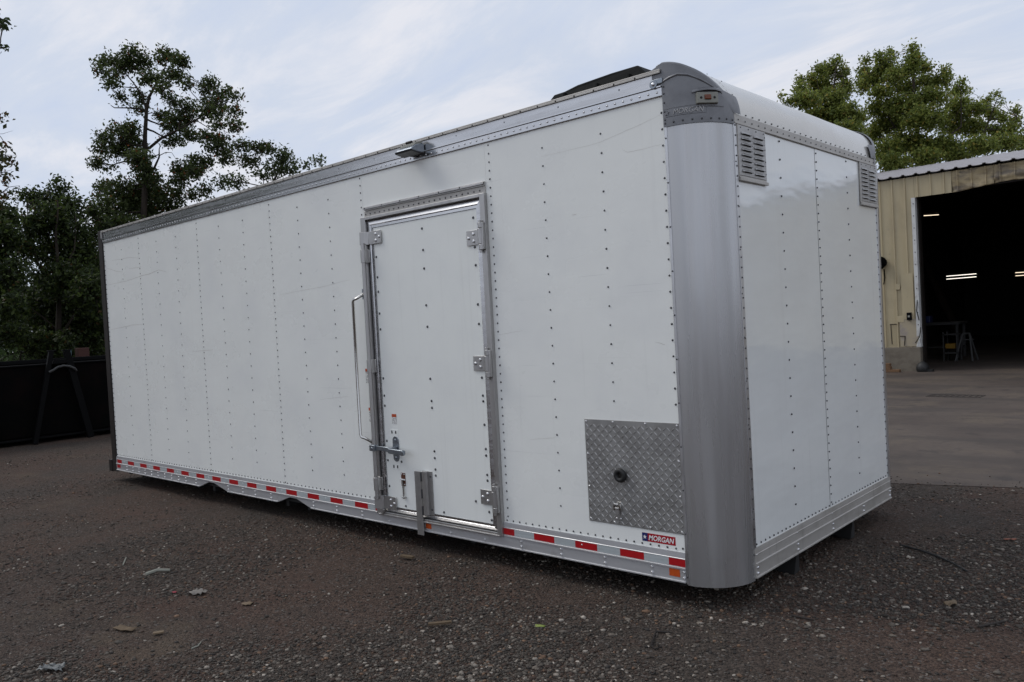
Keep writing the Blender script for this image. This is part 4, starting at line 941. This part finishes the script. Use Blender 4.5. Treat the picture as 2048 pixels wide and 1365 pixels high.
def tree(name, label, cat, base, trunk, limbs, clusters, depth, spread, dens, size, cols, zoom=None, group=None, r0=.2, thick=.5, crown='crown', seedn=0, tip=.012):
    """trunk/limbs: photo-surveyed polylines (u, v); clusters: (u, v, ru, rv)"""
    if zoom:
        ox, oy, s = zoom; clusters = [(ox+c[0]*s, oy+c[1]*s, c[2]*s, c[3]*s) for c in clusters]
        trunk = [(ox+p[0]*s, oy+p[1]*s) for p in trunk]; limbs = [[(ox+p[0]*s, oy+p[1]*s) for p in l] for l in limbs]
    px = depth/FPX
    t = thing(name, label, cat, tuple(base), group)
    b = MB(); axis = [np.array(base, float)-np.array([0, 0, .2])]+[at(u, v, depth) for u, v in trunk]
    rr = [r0*1.25]+[r0*(1-.85*(i+1)/len(trunk)) for i in range(len(trunk))]
    dense = []
    def put(path, rad):
        fine = []; fr_ = []
        for i in range(len(path)-1):
            for k in range(4):
                q = path[i]+(path[i+1]-path[i])*k/4; fine.append(q+np.array([noise.noise(tuple(q*.9)), noise.noise(tuple(q*.9+7)), 0])*.06); fr_.append(rad[i]+(rad[i+1]-rad[i])*k/4)
        fine.append(path[-1]); fr_.append(rad[-1]); b.tube(fine, fr_, 7); dense.extend(zip(fine, fr_))
    put(axis, rr)
    for j, l in enumerate(limbs):
        dz = spread*.5*noise.noise((j*3.7, seedn, 2.)); pth = [at(u, v, depth+dz*i/len(l)) for i, (u, v) in enumerate(l)]
        d0 = min(dense, key=lambda q: np.linalg.norm(q[0]-pth[0])); rs_ = min(d0[1]*.75, r0*.5)
        put([d0[0]]+pth, [rs_]+[rs_*(1-.8*(i+1)/len(l)) for i in range(len(l))])
    nodes = np.array([q[0] for q in dense]); nr = np.array([q[1] for q in dense]); PP = []
    for j, (u, v, ru, rv) in enumerate(clusters):
        rm = min(ru, rv); dd = spread*noise.noise((u*.013, v*.017, seedn+.5))*1.6+RNG.normal()*spread*.25
        c = at(u, v, depth+dd); sc_ = (depth+dd)/FPX
        low = nodes[:, 2] < c[2]+.3; dist = np.linalg.norm(nodes-c, axis=1)+np.where(low, 0, 1.5); k_ = int(np.argmin(dist))
        pth = branch_path(nodes[k_], c, -.15, 6, j*1.3+seedn); r_ = min(nr[k_]*.6, .012+.010*np.linalg.norm(nodes[k_]-c))
        b.tube(pth, [r_*(1-.75*i/6)+.004 for i in range(7)], 5)
        n = int(math.pi*ru*rv*dens); nt_ = max(3, n//9)
        d_ = RNG.normal(size=(nt_, 3)); d_ /= np.linalg.norm(d_, axis=1)[:, None]; rad = RNG.uniform(.15, 1, nt_)[:, None]**.55
        tips = c+(CR*(d_[:, :1]*ru)+CU*(d_[:, 1:2]*rv)+CF*(d_[:, 2:]*rm*1.2))*rad*sc_
        for q in tips[::3]: 
            mid_ = (q+c)/2+RNG.normal(size=3)*.05; b.tube([c, mid_, q], [.008, .006, .003], 3, cap=False)
        sz = np.repeat(tips, 9, 0); PP.append(sz+RNG.normal(size=sz.shape)*size*thick*1.6)
    b.build('trunk', 'bark', t, True, angle=80)
    leaves(np.concatenate(PP), None, size, cols, crown, t)
    return t
OAKC = [(.055, .076, .024, .45), (.082, .106, .034, .30), (.036, .053, .018, .22), (.19, .06, .02, .03)]
oc = [(200,150,90,50),(360,90,80,45),(310,170,110,55),(430,150,60,55),(590,120,80,60),(690,150,75,40),(140,215,40,40),(210,310,55,35),(230,240,60,40),(500,260,120,45),(640,240,65,40),(725,310,35,45),(560,330,65,30),(280,395,55,26),(410,390,55,50),(400,470,45,35),(890,285,55,40),(860,335,70,35),(960,365,90,36),(1060,380,52,26),(920,440,100,50),(740,460,70,50),(620,420,55,45),(580,520,75,45),(700,540,105,50),(880,500,100,42),(1040,490,62,32),(1060,590,55,38),(950,580,55,22),(640,600,110,52),(760,650,75,42),(640,690,95,34),(880,660,85,26),(960,685,75,32),(260,620,80,50),(170,670,62,50),(140,740,45,42),(350,620,75,60),(330,720,110,80),(400,820,85,80),(125,840,66,40),(215,875,28,22),(240,760,55,50),(440,900,60,120),(930,740,85,50),(1090,730,85,40),(1220,740,80,42),(1300,750,45,34),(1160,830,80,40),(1000,800,75,42),(820,840,100,58),(700,890,90,50),(680,960,70,50),(780,900,60,45),(160,1020,62,70),(300,1030,130,95),(450,1080,150,105),(600,1060,110,80),(200,1150,140,90),(400,1180,190,85),(620,1150,80,45),(780,1060,55,34),(860,1030,46,40),(300,1290,220,80),(480,960,90,70)]
tree('oak_tree', 'tallest dark green tree with layered open crown behind the truck box rear', 'tree', (*on(290, 812, 0, -18.3)[:2], GZ),
     [(428, 1300), (432, 1050), (440, 900), (448, 740), (450, 600), (455, 480), (475, 390), (515, 310), (560, 230), (590, 150)],
     [[(452, 470), (420, 370), (360, 290), (310, 235), (260, 215)], [(480, 735), (560, 670), (680, 610), (800, 540), (900, 470), (960, 420)], [(500, 885), (545, 800), (548, 725)], [(545, 790), (590, 768), (630, 770), (670, 835)], [(690, 1085), (760, 1010), (860, 950), (960, 880), (1090, 830), (1170, 822)], [(440, 720), (370, 720), (300, 690)], [(800, 560), (880, 610), (990, 640)], [(410, 840), (300, 830), (215, 855)], [(455, 480), (360, 465), (240, 465), (210, 445)]],
     oc, 20, 1.4, .36, .09, OAKC, zoom=(160, 80, .2931), r0=.085, seedn=1, thick=.5)
fc = [(1060,965,100,50),(960,980,60,40),(1380,820,70,60),(1400,770,45,40),(1330,880,90,45),(1460,850,40,40),(1540,840,34,34),(1620,820,34,26),(1430,890,70,40),(1250,930,80,40),(1640,840,30,26)]
tree('feathery_tree', 'feathery pale green treetops just showing over the truck box roof', 'tree', (*on(520, 800, 0, -17.0)[:2], GZ),
     [(1250, 1150), (1300, 1000), (1360, 880), (1400, 780)], [[(1320, 960), (1480, 880), (1610, 825)], [(1290, 1010), (1150, 980), (1050, 950)]], fc, 21.5, .8, .24, .09,
     [(.060, .085, .030, .5), (.085, .115, .045, .4), (.045, .06, .022, .1)], zoom=(160, 80, .2931), r0=.06, seedn=2)
LC = [(.036, .054, .016, .50), (.075, .105, .026, .30), (.018, .028, .010, .18), (.10, .06, .02, .02)]
la = [(118,378,18,18),(62,398,26,22),(100,405,30,24),(140,420,32,30),(95,440,45,34),(60,455,34,30),(140,470,40,40),(110,505,60,40),(165,520,36,40),(130,560,70,40),(90,600,60,40),(150,610,55,40),(120,650,75,40),(170,680,50,40),(95,690,60,30),(50,500,30,24),(180,590,40,50)]
tree('leafy_tree', 'dark leafy tree in front of the oak, above the hook-lift frame', 'tree', (*on(115, 850, 0, -16.9)[:2], GZ),
     [(118, 740), (120, 650), (118, 560), (112, 470), (115, 400)], [[(118, 600), (80, 540), (58, 470), (55, 410)], [(116, 560), (150, 500), (150, 430)], [(118, 680), (165, 610), (180, 560)], [(118, 660), (70, 620), (40, 580)]], la, 17.2, 1.2, .26, .095, LC, r0=.09, seedn=3)
ra = [(185,428,22,20),(215,450,26,24),(190,470,30,28),(180,515,24,30),(205,540,30,34),(190,590,34,40),(205,640,34,40),(195,700,34,30),(225,500,26,40)]
tree('leafy_tree', 'smaller dark tree between the oak trunk and the truck box rear post', 'tree', (*on(205, 850, 0, -17.4)[:2], GZ),
     [(205, 740), (205, 620), (200, 500), (198, 440)], [[(204, 600), (185, 540), (182, 480)], [(204, 560), (225, 500), (220, 450)]], ra, 18.6, .8, .24, .095, LC, r0=.07, seedn=4)
ea = [(8,425,26,22),(-20,470,40,40),(18,470,26,24),(-10,520,40,36),(22,545,26,30),(-5,580,36,36),(25,615,30,30),(-10,640,40,40),(22,670,30,24),(-60,450,50,50),(-60,560,50,60),(-60,650,60,50),(5,440,30,20)]
tree('leafy_tree', 'dark leafy tree cut by the left edge, its crown half out of view', 'tree', (*on(-40, 860, 0, -15.4)[:2], GZ),
     [(-40, 740), (-38, 640), (-30, 540), (-25, 450)], [[(-38, 620), (-5, 560), (15, 480)], [(-38, 660), (-10, 640), (20, 620)], [(-36, 600), (-65, 540), (-70, 450)]], ea, 16, 1.0, .25, .095, LC, r0=.09, seedn=5)
# thin half-bare tree at the left edge, nearer
sa_ = [(5,236,14,9),(-15,245,16,10),(12,292,10,6),(4,312,14,10),(22,318,10,6),(-5,335,16,10),(14,345,10,8),(8,362,10,8),(-12,380,16,12),(10,388,8,8),(4,405,10,8),(-30,300,30,24),(-30,360,30,30),(-40,420,30,30)]
tree('thin_tree', 'thin half-bare tree with sparse twigs at the left edge', 'tree', (*on(-60, 905, 0, -12.9)[:2], GZ),
     [(-60, 740), (-55, 600), (-48, 480), (-40, 380), (-30, 290), (-22, 235)], [[(-46, 450), (-10, 400), (20, 375), (40, 372)], [(-40, 380), (-5, 350), (24, 340)], [(-32, 310), (5, 310), (34, 311)], [(-28, 270), (8, 268), (26, 262)], [(-46, 420), (0, 410), (22, 420)], [(-50, 440), (-5, 425), (14, 400), (24, 350)]], sa_, 13.5, .5, .022, .09, [(.05, .06, .02, .6), (.08, .07, .025, .25), (.15, .06, .02, .15)], r0=.035, seedn=6, thick=.4)
# overhanging branch tip at the upper left: a street-side tree whose trunk stands out of view
tree('overhanging_tree', 'dark blurred leaf sprig poking in at the upper left corner', 'tree', (-7.2, -4.6, GZ),
     [(-700, 700), (-690, 500), (-640, 300), (-560, 160)], [[(-600, 220), (-400, 110), (-200, 70), (-60, 60), (8, 52)]], [(8,42,10,7),(2,54,10,6),(-4,97,5,5),(-60,60,20,14),(-90,70,40,26),(-180,80,60,40),(-300,90,80,60),(-450,120,110,80),(-600,150,140,90),(-620,50,140,90)], 6.3, .3, .05, .042, [(.03, .045, .016, .8), (.05, .07, .02, .2)], r0=.06, seedn=7)
RC_ = [(.185, .225, .050, .45), (.245, .275, .062, .30), (.115, .150, .036, .20), (.30, .24, .05, .05)]
t1 = [(540,180,36,36),(400,240,45,45),(480,250,70,60),(585,270,48,60),(240,330,28,40),(350,320,52,50),(250,400,50,50),(420,380,110,75),(600,390,58,80),(300,490,120,60),(500,480,130,85),(560,600,110,60),(640,560,60,50),(95,452,16,22),(700,640,80,60),(160,500,40,30),(400,620,160,80),(600,760,160,100)]
tree('poplar_tree', 'left bright green tree behind the truck box front corner', 'tree', (-9.2, 23.0, GZ), [(480, 1500), (480, 1200), (490, 900), (500, 600), (520, 350), (540, 200)], [[(490, 700), (400, 500), (380, 300)], [(490, 800), (280, 560), (240, 360)], [(495, 620), (590, 450), (590, 290)]], t1, 26, 1.6, .85, .105, RC_, zoom=(1540, 80, .248), r0=.09, seedn=8)
t2 = [(770,165,26,34),(885,130,40,32),(975,115,36,38),(930,210,85,60),(755,265,46,55),(750,370,52,62),(840,320,85,75),(1000,290,80,66),(1140,75,34,32),(1165,150,52,50),(1225,215,62,46),(1115,250,66,58),(1285,225,20,24),(900,420,100,52),(1100,390,110,66),(1240,330,56,48),(1405,262,36,46),(1330,345,62,56),(1425,330,30,48),(1540,355,30,32),(1500,415,74,44),(1595,415,18,22),(1300,465,130,75),(1080,530,150,80),(880,560,110,70),(1520,530,110,70),(1240,630,180,95),(980,670,150,90),(1480,670,160,95),(1740,495,40,30),(1820,440,28,22),(1852,500,20,18),(1720,565,62,40),(1800,600,52,46),(1650,555,75,48),(1650,710,100,80),(1880,640,46,38),(1980,570,28,28),(1990,650,36,36),(1940,715,55,46),(1820,735,75,50),(2020,785,42,40),(1900,835,105,60),(1700,855,140,70),(1400,850,180,80),(1100,830,180,90),(950,890,110,100),(1000,1000,130,60),(1250,950,150,66),(1500,930,150,56),(830,760,80,80),(2080,860,80,80),(2140,720,70,80)]
tree('poplar_tree', 'broad bright green tree rising over the shed roof', 'tree', (-5.0, 26.0, GZ), [(1200, 1700), (1200, 1300), (1195, 1000), (1180, 700), (1160, 420), (1150, 180), (1140, 80)], [[(1190, 900), (1000, 700), (860, 450), (770, 220)], [(1185, 700), (1040, 480), (970, 200)], [(1190, 850), (1360, 620), (1400, 300)], [(1195, 950), (1540, 700), (1540, 400)], [(1195, 1000), (1700, 800), (1830, 480)], [(1195, 1020), (1850, 860), (1990, 620)]], t2, 28, 2.4, .85, .11, RC_, zoom=(1540, 80, .248), r0=.12, seedn=9)
# low bush and the undergrowth closing the view under the trees
tree('bush', 'pale green low bush behind the container at the left edge', 'bush', (*on(40, 800, 0, -17.5)[:2], GZ), [(40, 760), (40, 720), (45, 690)], [[(40, 730), (20, 700)], [(42, 730), (70, 700)]], [(15, 712, 26, 16), (40, 700, 30, 20), (65, 705, 26, 16), (30, 725, 40, 16), (0, 720, 30, 16)], 18.6, .4, .06, .10, [(.07, .11, .04, .7), (.05, .08, .03, .3)], r0=.05, seedn=10)
P = []
for k in range(190):
    u = random.uniform(-260, 420); v = random.uniform(575, 760)+abs(u-100)*.02; d = random.uniform(21.5, 27); c = at(u, v, d)
    q = RNG.normal(size=(150, 3))*np.array([.75, .75, .6]); P.append(c+q)
P = np.concatenate(P); P = P[P[:, 2] > GZ+.05]
o = leaves(P, None, .17, [(.022, .034, .012, .6), (.036, .052, .016, .4)], 'undergrowth', None); o['kind'] = 'stuff'; o['label'] = 'dark undergrowth filling the gaps beneath the trees'; o['category'] = 'undergrowth'

# the same woods going on to the left, out of view; the aluminium rails mirror them
P = []
for k in range(150):
    f_ = random.random(); c = np.array([-15.5-6.5*f_+random.uniform(-1.5, 1.5), -2.2-11*f_+random.uniform(-1, 1), GZ+.5+random.random()*8.5*(.75+.25*noise.noise((f_*6, 1., 2.)))])
    q = RNG.normal(size=(130, 3))*np.array([.7, .7, .6]); P.append(c+q)
P = np.concatenate(P); P = P[P[:, 2] > GZ+.05]
Q_ = []
for k in range(170):
    f_ = random.random(); c = np.array([-21+13*f_+random.uniform(-1.5, 1.5), 11+22*f_+random.uniform(-1.5, 1.5), GZ+.4+random.random()**1.3*(3.6+1.4*f_)]); Q_.append(c+RNG.normal(size=(130, 3))*np.array([.8, .8, .5]))
Q_ = np.concatenate(Q_); P = np.concatenate([P, Q_[Q_[:, 2] > GZ+.05]])
o = leaves(P, None, .20, LC, 'woods', None); o['kind'] = 'stuff'; o['label'] = 'dark woods continuing round the yard behind the container and truck box'; o['category'] = 'woods'

# ------------------------------------------------------------------ litter on the ground
zg = lambda x, y: gfn(x, y)[2]
def stick(pts, r, m, name, lab, cat):
    P_ = [(x, y, zg(x, y)+r*.9+h) for x, y, h in pts]; b = MB(); b.tube(P_, [r*(1-.4*i/len(P_)) for i in range(len(P_))], 6)
    return tag(b.build(name, m, smooth=True), lab, cat)
def gp(u, v): p = on(u, v, 2, GZ); return p[0], p[1]
stick([(*gp(1800, 1092), .002), (*gp(1840, 1103), .004), (*gp(1879, 1119), .006), (*gp(1905, 1131), .004), (*gp(1934, 1147), .0)], .007, 'rubber', 'cord', 'black cord lying on the gravel right of the truck box', 'cord')
stick([(*gp(292, 1151), .002), (*gp(315, 1146), .012), (*gp(340, 1143), .002)], .012, 'pale_stick', 'stick', 'pale grey stick on the gravel at the left', 'stick')
stick([(*gp(246, 1129), .0), (*gp(252, 1115), .002)], .005, 'pale_stick', 'stick', 'short pale twig beside the longer grey stick at the left', 'stick')
stick([(*gp(383, 1296), .0), (*gp(396, 1292), .003), (*gp(402, 1283), .0)], .004, 'pale_stick', 'stick', 'curled pale twig on the gravel in the lower left', 'stick')
stick([(*gp(1958, 1258), .0), (*gp(1985, 1254), .004), (*gp(2008, 1247), .0)], .006, 'dark_stick', 'stick', 'dark twig on the gravel near the right edge', 'stick')
stick([(*gp(1582, 1232), .0), (*gp(1605, 1238), .003), (*gp(1628, 1241), .0)], .005, 'dark_stick', 'stick', 'dark twig in the shadow below the corner post', 'stick')
# bent wire hook
P_ = [gp(1340, 1268), gp(1312, 1266), gp(1306, 1282), gp(1302, 1294), gp(1310, 1300), gp(1322, 1296), gp(1316, 1290)]
stick([(x, y, .003) for x, y in P_], .005, 'rear_steel', 'wire_hook', 'bent rusty wire hook lying on the gravel in front of the tread plate', 'wire')
def flat_bit(u, v, L, Wd, rot, th, m, name, lab, cat, crumple=0., n=5):
    x, y = gp(u, v); b = MB(); c, s_ = math.cos(rot), math.sin(rot)
    def fn(i, j):
        a_, d_ = (i/(n-1)-.5)*L, (j/(n-1)-.5)*Wd*(1-.3*abs(i/(n-1)-.5)); X, Y = x+a_*c-d_*s_, y+a_*s_+d_*c
        if crumple: X += crumple*.5*noise.noise((i*1.7, j*2.1, u)); Y += crumple*.5*noise.noise((i*1.3, j*1.9, v))
        return (X, Y, zg(X, Y)+th+.004+crumple*(.5+.8*noise.noise((i*1.1, j*1.4, u*.1))))
    b.grid(fn, list(range(n)), list(range(n))); o = b.build(name, m, smooth=bool(crumple)); o.modifiers.new('thick', 'SOLIDIFY').thickness = -th if th > .003 else .0015
    return tag(o, lab, cat)
flat_bit(880, 1251, .115, .022, R(50), .010, 'weathered_wood', 'wood_scrap', 'narrow brown wood scrap on the gravel before the side door', 'wood')
flat_bit(815, 1121, .10, .03, R(10), .012, 'weathered_wood', 'wood_scrap', 'brown wood chip in the shadow under the side door', 'wood')
flat_bit(395, 1186, .10, .07, R(20), .001, 'paper', 'paper_scrap', 'crumpled pale paper scrap on the gravel at the left', 'paper', .02, 7)
flat_bit(105, 1343, .12, .06, R(40), .001, 'plastic_film', 'plastic_film', 'torn translucent plastic film in the lower left corner', 'plastic', .03, 9)
flat_bit(1080, 1251, .05, .028, R(30), .001, 'green_leaf', 'fallen_leaf', 'yellow green fallen leaf on the gravel before the tread plate', 'leaf', .008)
flat_bit(1902, 1217, .07, .035, R(70), .001, 'tan_leaf', 'fallen_leaf', 'upright curled tan leaf on the gravel at the right', 'leaf', .035)
flat_bit(2020, 1083, .07, .03, R(35), .001, 'orange_leaf', 'fallen_leaf', 'orange red fallen leaf by the right edge', 'leaf', .012)
flat_bit(349, 1184, .03, .02, R(10), .001, 'red_bit', 'plastic_bit', 'tiny red plastic bit beside the pale paper scrap', 'plastic', .006)
flat_bit(250, 1258, .14, .05, R(15), .003, 'weathered_wood', 'bark_chip', 'dark brown bark chip on the dirt in the lower left', 'bark', .012)
flat_bit(317, 1268, .05, .03, R(60), .006, 'tan_leaf', 'wood_scrap', 'small tan wood chip right of the bark chip', 'wood')
flat_bit(495, 1208, .06, .04, R(25), .002, 'tan_leaf', 'fallen_leaf', 'tan fallen leaf on the dirt right of the paper scrap', 'leaf', .01)

# ------------------------------------------------------------------ loose gravel (stuff)
def gravel(name, n, rmin, rmax, pw, area, bright, kindlabel, flat=.6):
    PHI = (1+5**.5)/2
    base = np.array([(-1, PHI, 0), (1, PHI, 0), (-1, -PHI, 0), (1, -PHI, 0), (0, -1, PHI), (0, 1, PHI), (0, -1, -PHI), (0, 1, -PHI), (PHI, 0, -1), (PHI, 0, 1), (-PHI, 0, -1), (-PHI, 0, 1)])/math.sqrt(1+PHI*PHI)
    tri = np.array([(0, 11, 5), (0, 5, 1), (0, 1, 7), (0, 7, 10), (0, 10, 11), (1, 5, 9), (5, 11, 4), (11, 10, 2), (10, 7, 6), (7, 1, 8), (3, 9, 4), (3, 4, 2), (3, 2, 6), (3, 6, 8), (3, 8, 9), (4, 9, 5), (2, 4, 11), (6, 2, 10), (8, 6, 7), (9, 8, 1)])
    # positions: uniform over the yard, thinned with distance
    pts = []
    while len(pts) < n:
        m_ = 60000; u = RNG.uniform(-60, 2110, m_); v = 690+RNG.uniform(0, 1, m_)**.75*720
        dr = CF[None]+CR[None]*((u-1024)/FPX)[:, None]-CU[None]*((v-682.5)/FPX)[:, None]; tt_ = (GZ-CP[2])/dr[:, 2]
        q = CP[None]+dr*tt_[:, None]; ok = (tt_ > 0) & (tt_ < area)
        q = q[ok]; ed_ = 3.45+.272*q[:, 0]; ap = (q[:, 1] < ed_) | ((q[:, 1] < ed_+.55) & (RNG.uniform(0, 1, len(q)) < .8*np.exp(-(q[:, 1]-ed_)/.16))); q = q[ap]
        dens = np.array([.5+1.7*noise.noise((x*.75, y*.75, 4.)) + .8*noise.noise((x*2.2, y*2.2, 1.)) for x, y, z in q])
        q = q[RNG.uniform(0, 1, len(q)) < np.clip(dens, .06, 1)]; pts.extend(q.tolist())
    p = np.array(pts[:n]); r = rmin+(rmax-rmin)*RNG.uniform(0, 1, n)**pw
    z = np.array([zg(x, y) if y < 3.47+.272*x else GZ+.0055 for x, y, _ in p])
    A = RNG.normal(size=(n, 3, 3)); Q = np.linalg.qr(A)[0]
    s = RNG.uniform(.6, 1.25, (n, 1, 3)); s[:, :, 2] *= flat
    shp = base[None]*(1+RNG.uniform(-.28, .28, (n, 12, 1)))*RNG.uniform(.75, 1.2, (n, 1, 3))
    yaw = RNG.uniform(0, 6.283, n); cy, sy_ = np.cos(yaw), np.sin(yaw)
    shp = np.einsum('nij,nkj->nki', Q, shp)*s
    X = shp[:, :, 0]*cy[:, None]-shp[:, :, 1]*sy_[:, None]; Y = shp[:, :, 0]*sy_[:, None]+shp[:, :, 1]*cy[:, None]
    V = np.stack([X, Y, shp[:, :, 2]], 2)*r[:, None, None]; V[:, :, 0] += p[:, 0:1]; V[:, :, 1] += p[:, 1:2]; V[:, :, 2] += (z+r*flat*.35)[:, None]
    F = (tri[None]+(np.arange(n)*12)[:, None, None]).reshape(-1, 3)
    pal = np.array([(.040, .036, .032), (.057, .052, .046), (.080, .073, .065), (.052, .036, .029), (.028, .026, .025), (.12, .108, .095), (.19, .178, .16), (.13, .085, .058), (.30, .285, .26)])
    pr_ = np.array(bright); C = 1.12*pal[RNG.choice(len(pal), n, p=pr_/pr_.sum())]*RNG.uniform(.75, 1.25, (n, 1))*np.array([1.06, .985, .91])
    o = mesh_np(name, V.reshape(-1, 3), F, 'stone', np.repeat(C, 12, 0)); o['kind'] = 'stuff'; o['label'] = kindlabel; o['category'] = 'gravel'; return o
gravel('gravel', 56000, .0030, .0110, 2.0, 16, (26, 24, 16, 14, 12, 8, 3.6, 3.5, 1.2), 'fine dark crushed gravel scattered over the yard')
gravel('pebbles', 3400, .008, .019, 2.6, 13, (16, 20, 18, 8, 4, 14, 10, 7, 5.0), 'larger loose pebbles among the gravel of the yard', .5)
